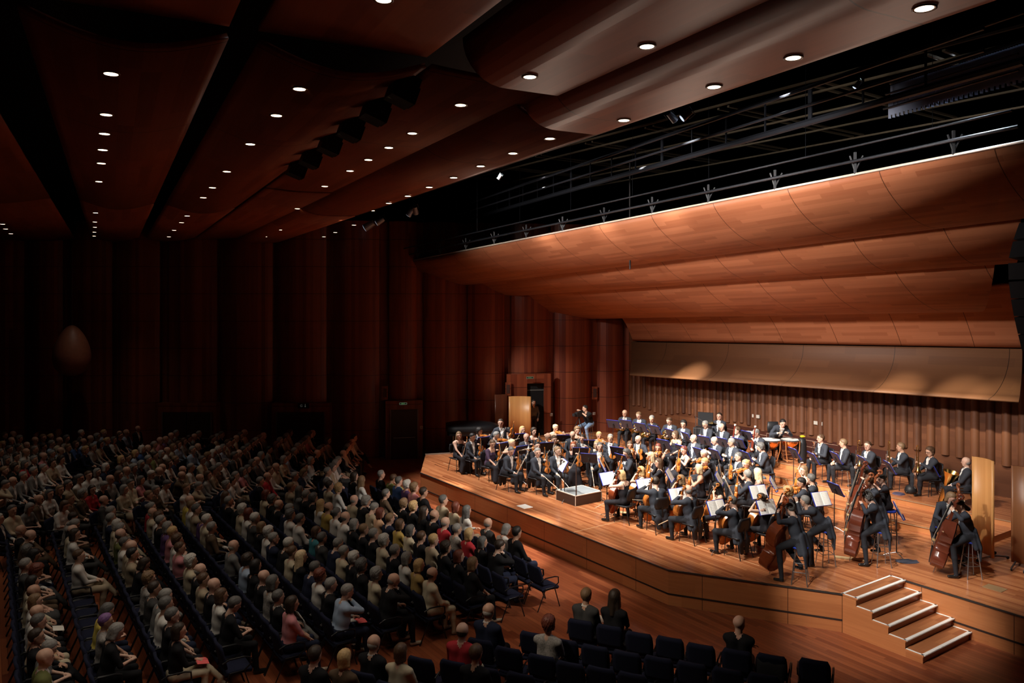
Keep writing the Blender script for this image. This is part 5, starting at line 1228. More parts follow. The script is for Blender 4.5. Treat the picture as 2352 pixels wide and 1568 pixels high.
# ---------------------------------------------------------------- podium with rail
zP = 1.17; L_, F_, R_2 = at(1277.5, 1124.6, zP), at(1325.7, 1138.5, zP), at(1389.5, 1128.3, zP)
px_ = (F_-L_); px_.z = 0; py_ = (R_2-F_); py_.z = 0; lw, ld = px_.length, py_.length; ux, uy = px_.normalized(), py_.normalized()
MP = Matrix(((ux.x, uy.x, 0, L_.x), (ux.y, uy.y, 0, L_.y), (0, 0, 1, SH), (0, 0, 0, 1))); r = root('conductor_podium'); r.matrix_world = MP
hp_ = zP-SH; PODW = wood('podium_brown', (.035, .018, .013), (.06, .03, .022), L=3, W=.1067, rough=.45, gap=.06, bandmix=.2)
m = MB(); m.box((lw/2, ld/2, hp_/2), (lw, ld, hp_-.01)); m.build('box', PODW, r)
m = MB(); m.box((lw/2, ld/2, hp_), (lw-.06, ld-.06, .012)); m.build('grey_top', plain('podium_grey', (.26, .29, .31), .55, var=.2, vs=5), r)
m = MB()
for c, d in (((lw/2, .02, hp_), (lw, .05, .02)), ((lw/2, ld-.02, hp_), (lw, .05, .02)), ((.02, ld/2, hp_), (.05, ld, .02)), ((lw-.02, ld/2, hp_), (.05, ld, .02))): m.box(c, d)
for x, y in ((0, 0), (lw, 0), (lw, ld)): m.box((x, y, hp_/2), (.015, .015, hp_))
m.build('metal_edge', plain('podium_edge', (.72, .68, .6), .4, .2), r)
m = MB(); m.tube([(.16, .07, hp_), (.16, .07, hp_+.97), (lw-.05, .07, hp_+.97), (lw-.05, .07, hp_)], .022, 8); m.build('guard_rail', plain('rail_dark', (.05, .03, .025), .4), r)
tag(r, 'brown conductor podium with grey top and dark guard rail', 'podium')

# ---------------------------------------------------------------- music stands
STD = [(1108,1013,'outermost stand before the curly-haired man'),(1150,1027,'stand behind the tied brown hair woman'),(1192,1005,'stand before the long blond woman'),(1196,1034,'stand by the bending man'),(1254,1026,'stand between bald man and front desk'),(1294,1008,'stand below the pinned blond woman'),(1357,1020,'stand behind the red-haired woman'),(1333,1038,'stand close behind the red-haired woman'),(1353,1052,'stand before the podium corner'),(1294,1069,'stand seen through the podium rail'),(1382,1068,'stand opposite the podium'),(1419,1037,'stand before the bobbed brown woman'),(1428,1054,'stand before the grey-curled man'),
 (1409,974,'stand before the smiling hornist'),(1440,974,'second stand before the hornists'),(1472,981,'third stand before the hornists'),(1505,987,'stand before the woman hornist'),(1541,996,'fifth stand before the hornists'),(1577,1004,'stand before the black-haired hornist'),(1525,1020,'stand before the woman flautist'),(1566,1033,'stand before the bald flautist'),(1606,1040,'stand between the flautists and oboists'),(1619,1012,'stand before the bearded clarinettist'),(1660,1016,'stand before the balding clarinettist'),(1643,1043,'stand before the bald oboist'),(1697,1017,'stand before the young bassoonist'),(1714,1048,'stand before the curly man'),
 (1825,1041,'tall stand beside the kettledrums'),(1868,1052,'stand before the silver trumpet player'),(1920,1051,'stand before the fair-haired trumpeter'),(1983,1061,'stand before the brown-haired trombonist'),(2043,1073,'stand before the sandy trombonist'),(2142,1079,'stand before the stout trombonist'),(1919,1123,'tilted stand behind the grey bassist'),
 (1396,1099,'white pages beside the podium'),(1482,1115,'white pages behind the blond cellist'),(1557,1137,'white pages before the thin-haired cellist'),(1646,1166,'white pages before the black-haired cellist'),(1761,1165,'white pages before the dark bun'),(1651,1100,'small white pages among the violas'),(1538,1091,'narrow white pages by the brown ponytail'),(1742,1130,'pages behind the dark bun'),(1776,1112,'thin edge-on pages beside the viola players'),(1886,1146,'pages over the bending bassist'),(2063,1173,'pages between the bassists'),(1715,1000,'stand under the bassoonist')]
first = True
for i, (x, y, lb) in enumerate(STD):
    z = SH
    for zz in (zC, zB, zA, SH):
        p = at(x, y, zz+1.03*KS)
        if abs(floor_z(Vector((p.x, p.y, 0)))-zz) < 1e-4: z = zz; break
    if y < 1006 and 1400 < x < 1600: z = zB
    if x in (1525, 1566): z = zA
    p = at(x, y, z+1.03*KS); d = Vector((p.x-POD.x, p.y-POD.y, 0)).normalized()
    if y < 1006 and 1400 < x < 1600: d = Matrix.Rotation(-.38, 3, 'Z') @ d
    if x in (1396,): d = Vector((.55, -.83, 0))
    elif x in (1482, 1557, 1646, 1761, 1742, 1886): d = Vector((.42, -.90, 0)) if x < 1700 else Vector((.35, -.93, 0))
    elif x in (1651, 1538, 1776, 2063): d = Vector((.93, -.35, 0))
    elif x == 1919: d = Vector((.97, .2, 0))
    rz = face_rz(d); pl = Vector((p.x, p.y, z)); s = STA if first else copy_tree(STA); s.location = pl; s.rotation_euler = (0, 0, rz); s.scale = (KS,)*3
    tag(s, 'black music stand, ' + lb, 'music stand', 'music stands of the orchestra')
    sc = SCO if first else copy_tree(SCO); sc.location = pl; sc.rotation_euler = (0, 0, rz); sc.scale = (KS,)*3; first = False
    tag(sc, 'sheet music in blue folder on ' + ('the ' + lb if lb[:5] != 'white' else 'the ' + lb), 'sheet music', 'open scores on the stands')

# ---------------------------------------------------------------- percussion, piano, screens and small things
COPPER = plain('copper', (.85, .38, .13), .16, 1.0); CFR = plain('copper_frame', (.52, .21, .08), .35, .3); SKINW = plain('drum_skin', (.78, .74, .68), .5)
def timpano(px, py, R, label, z0):
    H = .84; p = at(px, py, z0+H); r = root('kettledrum', (p.x, p.y, z0), .4)
    m = MB(); m.lathe([(.001, H-.02-R*.92), (R*.45, H-.02-R*.82), (R*.8, H-.02-R*.5), (R*.95, H-.02-R*.2), (R*.97, H-.02)], 32); m.build('bowl', COPPER, r, smooth=True)
    m = MB(); m.lathe([(.001, H), (R*.97, H), (R*.97, H-.02)], 32); m.build('skin', SKINW, r)
    m = MB(); m.lathe([(R*.98, H+.012), (R*1.03, H+.012), (R*1.03, H-.035), (R*.98, H-.035)], 32); m.build('hoop', STEEL, r)
    for k in range(4):
        a = k*math.pi/2+.4; c, s = math.cos(a), math.sin(a); MB().tube([(R*1.06*c, R*1.06*s, H-.02), (R*1.02*c, R*1.02*s, H-.35), (R*.72*c, R*.72*s, .10), (R*.75*c, R*.75*s, .05)], .018, 6).build('strut', CFR, r)
    m = MB(); m.lathe([(R*.72, .10), (R*.76, .10), (R*.76, .13), (R*.72, .13)], 20); m.build('base_ring', CFR, r)
    m = MB()
    for k in range(8): a = k*math.pi/4; m.tube([(R*1.05*math.cos(a), R*1.05*math.sin(a), H+.03), (R*1.05*math.cos(a), R*1.05*math.sin(a), H-.10)], .007, 5)
    m.build('tension_rod', STEEL, r); tag(r, label, 'kettledrum', 'copper kettledrums')
timpano(1815, 1009, .34, 'copper kettledrum under the timpanist, at the outer end', zC); timpano(1768, 1009, .38, 'large copper kettledrum behind the grey-haired bassoonist', zC)
timpano(1721, 993, .37, 'copper kettledrum between the two bassoonists', zC)
# black padded stool back and yellow-capped black bag beside the drums
p = at(1842, 1006, zC+.9); r = root('kit_bag', (p.x, p.y, zC)); m = MB(); m.lathe([(.14, 0), (.17, .3), (.16, .7), (.12, .88), (.03, .92), (.001, .92)], 16); m.build('bag_body', BLACK, r, smooth=True)
m = MB(); m.lathe([(.06, .93), (.10, .97), (.05, 1.0), (.001, 1.0)], 12, Matrix.Translation((.02, 0, 0))); m.build('cap', plain('cap_yellow', (.75, .62, .03), .5), r); tag(r, 'tall black bag with yellow cap beside the last kettledrum', 'bag')
q = bpy.data.objects.new('chair_back_support', None); bpy.data.objects.remove(q)
p = at(1783, 980, zC+1.15); r = root('drum_throne', (p.x+.05, p.y+.35, zC)); MB().lathe([(.001, .72), (.20, .72), (.20, .66), (.001, .66)], 16).build('seat', BLACK, r); m = MB(); m.lathe([(.001, 0), (.20, 0), (.22, .2), (.20, .42), (.001, .42)], 16, Matrix.Translation((0, .18, .84)) @ Matrix.Scale(.25, 4, (0, 1, 0))); m.build('backrest', BLACK, r, smooth=True)
for k in range(3): a = k*2.09; MB().tube([(0, 0, .66), (.28*math.cos(a), .28*math.sin(a), 0)], .015, 6).build('leg', LEGM, r)
tag(r, 'black drum throne with rounded back behind the timpanist', 'stool')
# flight case, cymbal and tam stand near the percussionist
p = at(1622, 958, zB+1.35); r = root('instrument_case', (p.x, p.y+.3, zB if p.y < 60 else zB), -.5)
m = MB(); m.box((0, 0, .45), (.75, .55, .88)); m.build('case_body', BLACK, r); m = MB(); m.box((0, .2, 1.20), (.62, .06, .56)); m.build('lid', BLACK, r)
m = MB()
for x in (-.37, .37):
    for y in (-.27, .27): m.box((x, y, .45), (.02, .02, .9))
for z in (.02, .88): m.box((0, -.275, z), (.76, .015, .03)); m.box((-.375, 0, z), (.015, .56, .03))
m.build('metal_corner', STEEL, r); tag(r, 'open black flight case against the rear wall behind the clarinets', 'case')
p = at(1637, 968, zB+1.12); r = root('cymbal', (p.x, p.y, zB)); MB().lathe([(.001, 1.12), (.05, 1.11), (.07, 1.09), (.25, 1.06)], 24).build('plate', BRASS, r, smooth=True)
MB().tube([(0, 0, 1.16), (0, 0, .3)], .010, 6).build('pole', STEEL, r)
for k in range(3): a = k*2.09; MB().tube([(0, 0, .35), (.28*math.cos(a), .28*math.sin(a), 0)], .008, 5).build('leg', STEEL, r)
tag(r, 'brass cymbal on a thin stand beside the percussionist', 'cymbal')
p = at(1598, 960, zB+1.3); r = root('microphone_stand', (p.x, p.y, zB)); MB().tube([(0, 0, 0), (0, 0, 1.4)], .010, 6).build('pole', STEEL, r); MB().tube([(0, 0, 1.35), (.25, -.1, 1.2)], .008, 6).build('boom', STEEL, r)
for k in range(3): a = k*2.09; MB().tube([(0, 0, .12), (.25*math.cos(a), .25*math.sin(a), 0)], .008, 5).build('leg', STEEL, r)
tag(r, 'thin steel microphone stand beside the open flight case', 'stand')
# covered grand piano
p = Vector((-1.75, 33.6, SH)); r = root('grand_piano', p, .10); r.scale = (1, 1, .95); ol = [(-1.1, -.35), (-1.1, .75), (.35, .75), (.7, .70), (1.0, .45), (1.15, .1), (1.05, -.25), (.8, -.55), (.2, -.7), (-.7, -.72), (-1.0, -.6)]
m = MB(); n = len(ol); m.add([(x, y, .62) for x, y in ol]+[(x, y, .98) for x, y in ol], [tuple(range(n))[::-1], tuple(range(n, 2*n))]+[(i, (i+1) % n, n+(i+1) % n, n+i) for i in range(n)]); PBL = plain('piano_black', (.010, .011, .015), .18, spec=.6); o = m.build('piano_case', PBL, r)
m = MB(); rings = [[(x*s, y*s, z) for x, y in ol] for s, z in ((1.04, .80), (1.03, 1.0), (.85, 1.07), (.55, 1.14), (.25, 1.17))]; vs = [q for R in rings for q in R]; fs = [(i*n+k, i*n+(k+1) % n, (i+1)*n+(k+1) % n, (i+1)*n+k) for i in range(4) for k in range(n)]+[tuple(4*n+k for k in range(n))]
m.add(vs, fs); o = m.build('cover', plain('piano_cover', (.004, .0045, .007), .55), r, smooth=True)
for x, y in ((-.85, -.45), (-.85, .5), (.75, 0)): MB().tube([(x, y, .62), (x, y, .06), (x, y, .0)], [.06, .04, .05], 8).build('leg', PBL, r)
tag(r, 'black covered grand piano standing behind the outermost violinists', 'piano')
# curved wooden acoustic screens
SCRW = wood('screen_veneer', (.56, .25, .08), (.76, .39, .14), L=50, W=.11, rough=.4, grain=.8, bandmix=.5)
def screen(cx, cy, zb, w, h, rz, bow_, label, mat=SCRW, stand=True, name='acoustic_screen'):
    r = root(name, (cx, cy, zb), rz); G = []; UV = []
    for i in range(13):
        s = i/12-.5; G.append([Vector((s*w, bow_*(4*s*s), .10)), Vector((s*w, bow_*(4*s*s), h))]); UV.append([(0, s*w), (h, s*w)])
    m = MB(); m.grid(G, UV, flip=False); o = m.build('curved_panel', [mat], r); s_ = o.modifiers.new('s', 'SOLIDIFY'); s_.thickness = .06; s_.offset = 0; o.data.polygons.foreach_set('use_smooth', [True]*12)
    if stand:
        for sx in (-1, 1):
            MB().tube([(sx*w*.3, .45, .06), (sx*w*.3, 0, .12), (sx*w*.3, -.45, .06)], .02, 6).build('foot', STEEL, r)
            for yy in (.45, -.45): MB().tube([(sx*w*.3-.015, yy, .035), (sx*w*.3+.015, yy, .035)], .035, 10).build('caster', BLACK, r)
    tag(r, label, 'screen'); return r
def place_screen(xa, xb, yb, yt, zb, label, bow_=.12, mat=SCRW):
    a, b = at(xa, yb[0], zb+.08), at(xb, yb[1], zb+.08); c = (a+b)/2; w = (b-a).length; h = .08+CAMZ-(yt-HZ)/F_PX*a.y-zb-.08
    return screen(c.x, c.y, zb, w, h, math.atan2(b.y-a.y, b.x-a.x), bow_, label, mat)
place_screen(2242, 2290, (1264, 1283), 1047, SH, 'tall curved wooden screen standing beside the bassists', -.12)
place_screen(2324, 2372, (1290, 1300), 1068, SH, 'second tall wooden screen cut by the picture edge', -.05, wood('screen_dark', (.24, .09, .035), (.36, .15, .06), L=50, W=.11, rough=.4, grain=.8, bandmix=.5))
A_ = Vector((.02, 36.0, SH)); 
screen(-.35+.72, 35.6, SH, 1.02, CAMZ-(909-HZ)/F_PX*35.7-SH, -.05, -.12, 'curved light wooden door leaf folded beside the open stage doorway', SCRW, False, 'door_leaf')
screen(-.50, 35.75, SH, .62, CAMZ-(906-HZ)/F_PX*35.7-SH, .35, .05, 'dark curved wooden leaf joined to the light one by the doorway', wood('leaf_dark', (.08, .022, .01), (.14, .04, .018), L=50, W=.11, bandmix=.4), False, 'door_leaf')
# small things on the boards
def small(name, px, py, z, build, label, cat):
    p = at(px, py, z); r = root(name, p); build(r); tag(r, label, cat); return r
def bag(s, mat=BLACK):
    def f(r):
        m = MB(); m.lathe([(.001, 0), (.16*s, 0), (.19*s, .08*s), (.15*s, .20*s), (.05*s, .27*s), (.001, .28*s)], 14); m.build('bag_body', mat, r, smooth=True)
        m = MB(); m.tube([(-.06*s, 0, .24*s), (0, 0, .40*s), (.06*s, 0, .24*s)], .008, 6); m.build('handle', mat, r)
    return f
small('bag', 1758, 1108, SH, bag(1.3), 'black bag on the boards behind the wavy blond woman', 'bag')
small('bag', 2092, 1132, zB, bag(1.0), 'black bag between the two outer trombonists', 'bag')
def mute(r): MB().lathe([(.001, .03), (.15, .03), (.19, .0), (.001, 0)], 20).build('disc', plain('felt_violet', (.06, .05, .09), .8), r)
small('mute', 2064, 1134, zB, mute, 'flat dark round mute lying before the sandy trombonist', 'mute')
def cup(r): MB().lathe([(.001, 0), (.05, 0), (.055, .09), (.05, .09), (.045, .01)], 12).build('cup_wall', WHITE, r)
small('cup', 1112, 1090, SH, cup, 'small white cup standing on the stage before the violins', 'cup')
def cloth_(r):
    G = [[Vector((.30*math.cos(a)*s, .18*math.sin(a)*s, .004+.03*(1-s)+.012*math.sin(7*a+5*s))) for a in [i*math.pi/8 for i in range(17)]] for s in (.02, .35, .7, 1)]
    MB().grid(G).build('folds', plain('cloth_slate', (.05, .055, .08), .9), r, smooth=True)
small('cloth', 2083, 1289, SH, cloth_, 'crumpled dark cloth on the boards beside a stand foot', 'cloth')
def board_(r): MB().box((0, 0, .02), (.75, .12, .03), Matrix.Rotation(-.35, 4, 'Z')).build('plank', plain('board_pale', (.62, .47, .26), .5), r)
small('end_pin_board', 1955, 1284, SH, board_, 'pale wooden board on the floor below a double bass', 'board')
small('end_pin_board', 1448, 1180, SH, board_, 'pale board on the floor under the blond cellist', 'board')
def kb(r):
    m = MB(); m.box((0, 0, .32), (1.1, .5, .34), Matrix.Rotation(-.5, 4, 'Z')); m.build('case_body', BLACK, r); m = MB()
    for x in (-.3, 0, .3): m.box((x, -.255, .40), (.10, .02, .05), Matrix.Rotation(-.5, 4, 'Z'))
    m.build('latch', STEEL, r)
    m = MB(); m.box((0, 0, .08), (1.0, .4, .15), Matrix.Rotation(-.5, 4, 'Z')); m.build('base', BLACK, r)
small('instrument_case', 2178, 1120, zB, kb, 'long black instrument case behind the stout trombonist', 'case')
# ================================================================ THE AUDIENCE
used['hch'] = 0; used.pop('hch')
TOPS = dict(white=(.62, .60, .56), cream=(.52, .45, .32), beige=(.36, .29, .20), lightblue=(.30, .38, .50), blue=(.05, .10, .26), navy=(.014, .018, .04), black=(.010, .010, .012), grey=(.16, .16, .155), darkgrey=(.05, .05, .05), brown=(.10, .065, .04), red=(.42, .03, .04), pink=(.55, .22, .24), yellow=(.60, .48, .10), ochre=(.42, .29, .08), teal=(.05, .20, .24), olive=(.14, .15, .05), peach=(.62, .38, .24), violet=(.10, .05, .14), mustard=(.38, .25, .09), patterned=(.28, .26, .24))
AMATS = {}
def tmat(c):
    if c == 'patterned':
        m = plain('cloth_patterned', TOPS[c], .85, var=.8, vs=42); return m
    return cloth('aud_'+c, TOPS[c])
AV = []      # (sex, garment word, body)
lo_ = dict(h=.020, hh=.0100, hd=.0085)
def mkv(**kw):
    if not kw.get('fem') and 'bulk' not in kw: kw['bulk'] = 1.07
    return make_body('person', **{**lo_, **kw})
AB = {
 ('man', 0): mkv(kind='shirt', legs='sit', hy=5), ('man', 1): mkv(kind='shirt', legs='cross', rh=(.02, .30, .66), lh=(-.04, .33, .68), hy=-12, lean=-2),
 ('man', 2): mkv(kind='suit', legs='sit', rh=(.05, .30, .64), lh=(-.05, .32, .64), hy=-4), ('man', 3): mkv(kind='suit', legs='cross', rh=(.14, .26, .62), lh=(.02, .34, .68), hy=10, lean=-3),
 ('man', 4): mkv(kind='shirt', legs='sit', rh=(-.14, .24, .80), lh=(.14, .26, .77), hy=-18, lean=-2, bulk=1.08), ('man', 5): mkv(kind='suit', legs='sit', rh=(.06, .20, 1.06), lh=(.0, .26, .74), rhint=(.7, .5, -1), hy=-6, hp=-8, lean=10),
 ('woman', 0): mkv(kind='shirt', legs='sit', fem=True, sleeve=.6, hy=-6), ('woman', 1): mkv(kind='shirt', legs='skirt', fem=True, sleeve=.6, rh=(.04, .30, .64), lh=(-.05, .32, .65), hy=14),
 ('woman', 2): mkv(kind='shirt', legs='cross', fem=True, rh=(.05, .30, .66), lh=(-.03, .33, .69), hy=-16), ('woman', 3): mkv(kind='shirt', legs='sit', fem=True, sleeve=.6, rh=(.08, .34, .72), lh=(-.08, .34, .72), hp=-20, lean=8),
 ('woman', 4): mkv(kind='shirt', legs='sit', fem=True, rh=(-.12, .22, .82), lh=(.12, .24, .79), hy=2)}
MG = {0: 'shirt', 1: 'shirt', 2: 'jacket', 3: 'jacket', 4: 'shirt', 5: 'jacket'}; WG = {0: 'top', 1: 'dress top', 2: 'jacket', 3: 'top', 4: 'cardigan'}
HN = dict(black='black-haired', dark='dark-haired', brown='brown-haired', lightbrown='light-brown-haired', blond='blond', paleblond='pale blond', grey='grey-haired', darkgrey='dark-grey-haired', white='white-haired', red='red-haired', auburn='auburn-haired', violet='violet-tinted grey-haired')
def wpick(d):
    t = sum(w for _, w in d); r = rnd.random()*t
    for k, w in d:
        r -= w
        if r <= 0: return k
    return d[-1][0]
def rand_look():
    sex = 'man' if rnd.random() < .52 else 'woman'
    hc = wpick([('grey', 24), ('white', 9), ('darkgrey', 20), ('brown', 18), ('lightbrown', 9), ('blond', 7 if sex == 'woman' else 2), ('paleblond', 4 if sex == 'woman' else 0), ('dark', 9), ('auburn', 3 if sex == 'woman' else 0), ('black', 3)])
    if sex == 'man': hk = wpick([('short', 62), ('bald', 30), (None, 5), ('curly', 6)]); v = rnd.randrange(6)
    else: hk = wpick([('bob', 42), ('curly', 16), ('long', 12), ('short', 18), ('bun', 8), ('tail', 4)]); v = rnd.randrange(5)
    if sex == 'man' and MG[v] == 'jacket': top = wpick([('black', 28), ('navy', 14), ('darkgrey', 22), ('grey', 12), ('brown', 12), ('beige', 8), ('olive', 4)])
    else: top = wpick([('white', 24), ('cream', 10), ('lightblue', 8), ('black', 24), ('grey', 7), ('beige', 7), ('brown', 6), ('red', 3), ('pink', 4), ('navy', 5), ('teal', 3), ('patterned', 7), ('violet', 2), ('blue', 2), ('ochre', 1)])
    bot = wpick([('black', 40), ('darkgrey', 20), ('navy', 15), ('beige', 12), ('cream', 8), ('brown', 8)])
    return dict(sex=sex, v=v, hk=hk, hc=hc, top=top, bot=bot)
SEATS = []      # dict(loc, rz, block, row, num, look)
for k in range(11):
    for j in range(16):
        t = -14.75-.615*j; SEATS.append(dict(loc=TF(t, 11.0-1.03*k), rz=face_rz(Fv), block=0, row=k, num=j, t=t, look=None))
dfar = Vector((-.07, 1, 0)).normalized(); ffar = Vector((.997, .07, 0))
for q in range(17):
    X = -6.45-1.0*q-(1.2 if q >= 9 else 0); j = 0; y = 33.75
    while y > 14:
        ymin = (25.35+.565*X)/.825
        if q >= 9: ymin = max(ymin, 23.6)
        if y < ymin: break
        x = X-.07*(y-28); px = 1176+F_PX*x/y
        if px > -45 and not (y > 32.6 and q < 2): SEATS.append(dict(loc=Vector((x, y, 0)), rz=face_rz(ffar), block=1, row=q, num=j, t=0, look=None))
        j += 1; y -= .615
for s in SEATS:     # number far seats from the cross aisle
    if s['block']: m_ = max(z['num'] for z in SEATS if z['block'] and z['row'] == s['row']); s['n2'] = m_-s['num']
SPEC = [ # head px, sex, pose, hair, hair colour, top, trousers
 (17,1525,'man',2,None,'grey','olive','beige'),(38,1433,'man',0,'short','darkgrey','peach','cream'),(40,1403,'man',0,None,'grey','white','black'),(63,1378,'woman',0,'bob','lightbrown','white','black'),(55,1356,'man',0,'bald','brown','cream','black'),
 (88,1312,'woman',3,'curly','auburn','brown','brown'),(96,1280,'woman',3,'long','black','white','navy'),(182,1288,'man',1,'short','brown','white','beige'),(175,1420,'woman',3,'bob','darkgrey','yellow','navy'),(181,1447,'woman',0,'short','violet','patterned','black'),(202,1472,'woman',3,'bob','grey','black','black'),
 (290,1256,'man',0,None,'grey','beige','black'),(310,1300,'woman',3,'bob','dark','black','darkgrey'),(306,1337,'woman',0,'curly','lightbrown','patterned','black'),(316,1370,'man',2,'short','dark','darkgrey','black'),(329,1397,'man',0,'short','darkgrey','white','navy'),(335,1430,'woman',0,'short','darkgrey','black','black'),(350,1452,'woman',2,'bob','dark','black','cream'),
 (430,1325,'man',2,'bald','white','black','black'),(450,1346,'man',2,None,'brown','black','navy'),(444,1377,'woman',0,'bob','brown','white','black'),(480,1397,'woman',3,'short','darkgrey','black','black'),(402,1268,'man',4,'short','brown','pink','black'),
 (522,1262,'man',0,'bald','white','grey','black'),(536,1302,'man',0,'curly','dark','lightblue','darkgrey'),(576,1332,'man',2,None,'white','black','black'),(576,1356,'woman',0,'bob','darkgrey','patterned','black'),(591,1376,'man',3,'short','darkgrey','black','grey'),
 (630,1284,'woman',0,'bun','brown','cream','black'),(657,1309,'man',5,'short','darkgrey','navy','black'),(690,1340,'woman',0,'curly','auburn','white','black'),(717,1346,'man',2,'short','grey','black','white'),(722,1380,'woman',0,'bob','dark','pink','navy'),(765,1407,'man',5,'short','grey','lightblue','navy'),
 (761,1284,'woman',2,'curly','white','black','black'),(797,1338,'woman',0,'curly','grey','cream','black'),(829,1343,'man',5,'bald','grey','black','black'),(836,1263,'woman',0,'short','grey','cream','black'),(858,1272,'man',0,'short','grey','black','black'),(912,1314,'woman',0,'bob','blond','mustard','black'),
 (967,1322,'man',0,'bald','dark','cream','cream'),(1041,1192,'man',0,'bald','grey','red','black'),(1068,1208,'woman',0,'short','grey','patterned','black'),(1090,1219,'woman',0,'bob','blond','red','black'),(1138,1241,'woman',2,'bob','darkgrey','black','navy'),(1163,1243,'man',0,'short','black','black','navy'),
 (970,1156,'woman',0,'curly','blond','black','black'),(985,1165,'woman',0,'long','dark','black','black'),(1003,1174,'woman',1,'bob','auburn','cream','black'),(758,1193,'man',0,'bald','darkgrey','white','black'),(728,1168,'man',0,'bald','brown','ochre','black'),(669,1198,'man',0,'short','darkgrey','white','black'),
 (709,1234,'man',3,'short','darkgrey','darkgrey','grey'),(786,1151,'man',0,'bald','grey','cream','black'),(745,1130,'woman',1,'curly','blond','white','black'),(438,1149,'man',0,None,'brown','yellow','black'),(905,1290,'woman',0,'bob','grey','white','black'),(612,1226,'woman',0,'curly','white','white','black'),
 (575,1218,'woman',0,'bob','lightbrown','black','black'),(640,1155,'man',2,'bald','white','black','black'),(535,1160,'woman',3,'bob','dark','black','black'),(858,1102,'woman',1,'long','lightbrown','white','black'),(845,1105,'woman',0,'bob','dark','black','black'),(908,1123,'woman',0,'curly','white','violet','black'),
 (812,1030,'man',3,'short','grey','brown','black'),(1124,1293,'woman',0,'bob','lightbrown','black','black'),(1098,1278,'woman',2,'bob','auburn','black','black'),(1061,1260,'woman',0,'curly','dark','black','black'),(1043,1272,'woman',0,'short','blond','beige','black'),(1018,1226,'man',0,'short','brown','black','black'),
 (985,1202,'man',2,'bald','dark','black','black'),(955,1205,'woman',0,'bob','brown','ochre','black'),(932,1185,'man',2,'short','lightbrown','navy','navy'),(918,1176,'woman',0,'bob','auburn','peach','black'),(920,1222,'woman',0,'bob','darkgrey','cream','black'),(926,1245,'woman',0,'curly','white','cream','black'),(948,1250,'woman',0,'short','grey','black','black'),
 (883,1215,'woman',0,'short','lightbrown','black','black'),(862,1225,'woman',0,'bob','grey','black','black')]
def headseat(px, py, block=None):
    p = at(px, py, 1.36); best = None
    for s in SEATS:
        if s['look'] is not None: continue
        f_ = Fv if s['block'] == 0 else ffar; h = s['loc']+f_*.06; d = (Vector((p.x, p.y, 0))-h).length
        if best is None or d < best[0]: best = (d, s)
    return best[1]
SEATOF = {}
for px, py, sex, v, hk, hc, top, bot in SPEC:
    SEATOF[(px, py)] = headseat(px, py); SEATOF[(px, py)]['look'] = dict(sex=sex, v=v, hk=hk, hc=hc, top=top, bot=bot)
LIM = [-16.2, -15.3, -17.1, -15.4, -15.7, -15.0, -16.0, -16.0, -15.5, -15.2, -15.2]
for s in SEATS:
    if s['look'] is not None: continue
    if s['block'] == 0:
        if s['t'] > LIM[s['row']] or (s['row'] == 9 and -21.6 < s['t'] < -17.8) or rnd.random() < (.24 if s['row'] < 8 else .14): continue
    elif rnd.random() < .08: continue
    s['look'] = rand_look()
def ordn(i): return ordw[i] if i < len(ordw) else 'farthest'
def where(s):
    if s['block'] == 0: return '%s row from stage, %s seat inward' % (ordn(s['row']), ordn(s['num']))
    return 'far block %s row, %s from cross aisle' % (ordn(s['row']), ordn(s['n2']))
for s in SEATS: s['d'] = s['loc'].length
BLK = [ # bottom block: chairs facing the stage corner (pixel of the backrest middle), occupant
 (1332.5,1451,('man',2,'short','lightbrown','darkgrey','black')),(1399,1464,('woman',0,'long','dark','black','black')),(1467,1481,None),(1538,1492.5,None),(1609,1509,None),(1692,1522,('man',4,None,'dark','black','black')),(1772,1534,'coat'),(1871,1546,None),
 (1223,1481,None),(1296,1497,None),(1366,1512,None),(1439,1526,None),(1512,1539,None),(1588,1552,None),(1671,1567,None),(1755,1580,None),
 (1102,1497,('man',2,'bald','white','navy','black')),(1166.6,1517,None),(1243,1535,('woman',0,'curly','auburn','patterned','black')),(1309,1552,None),(1379,1564,None),(1452,1578,None),(965,1541,None),(1040,1549,('man',0,'bald','dark','red','cream')),(1115,1564,None),(1195,1578,None),
 (830,1575,('man',2,'bald','white','black','black')),(893,1600,('woman',0,'bob','brown','cream','black')),(1070,1612,('woman',0,'short','brown','black','black')),(690,1612,('man',0,'short','dark','black','black')),(760,1618,('woman',0,'bob','blond','brown','black'))]
dB = Vector((-(-2.236), -1, 0)); dB = Vector((.913, -.408, 0)); fB = Vector((.408, .913, 0))
BL = []
for i, (px, py, oc) in enumerate(BLK):
    p = at(px, py, .78); loc = Vector((p.x, p.y, 0)) + fB*.30
    L = None
    if isinstance(oc, tuple): L = dict(zip(('sex', 'v', 'hk', 'hc', 'top', 'bot'), oc))
    BL.append(dict(loc=loc, rz=face_rz(fB), block=2, row=0, num=i, look=L, d=0, coat=oc == 'coat'))
bw = ['row beside the stage corner']
def where2(i):
    for k, (a, b_, n_) in enumerate(((0, 8, 'front'), (8, 16, 'second'), (16, 22, 'third'), (22, 26, 'short third'), (26, 40, 'lowest'))):
        if a <= i < b_: return '%s row before the stage corner, %s along' % (n_, ordn(i-a))
BLW = {0: 'front row before the stage corner', 1: 'front row, beside the sandy-haired man', 5: 'alone in the front row before the stage corner', 16: 'beside the crimson-shirted man', 18: 'second row before the stage corner, seen from behind', 23: 'bottom block, behind the white-haired man in navy', 26: 'beside the cream-topped woman below', 27: 'at the picture bottom, only head and shoulders visible', 28: 'only the crown visible at the picture bottom', 29: 'at the very picture bottom below the row ends', 30: 'at the very picture bottom with only hair visible'}
ALL = SEATS+BL
occ = sorted([s for s in ALL if s['look']], key=lambda s: s['d']); NP = 300-len(M)-2
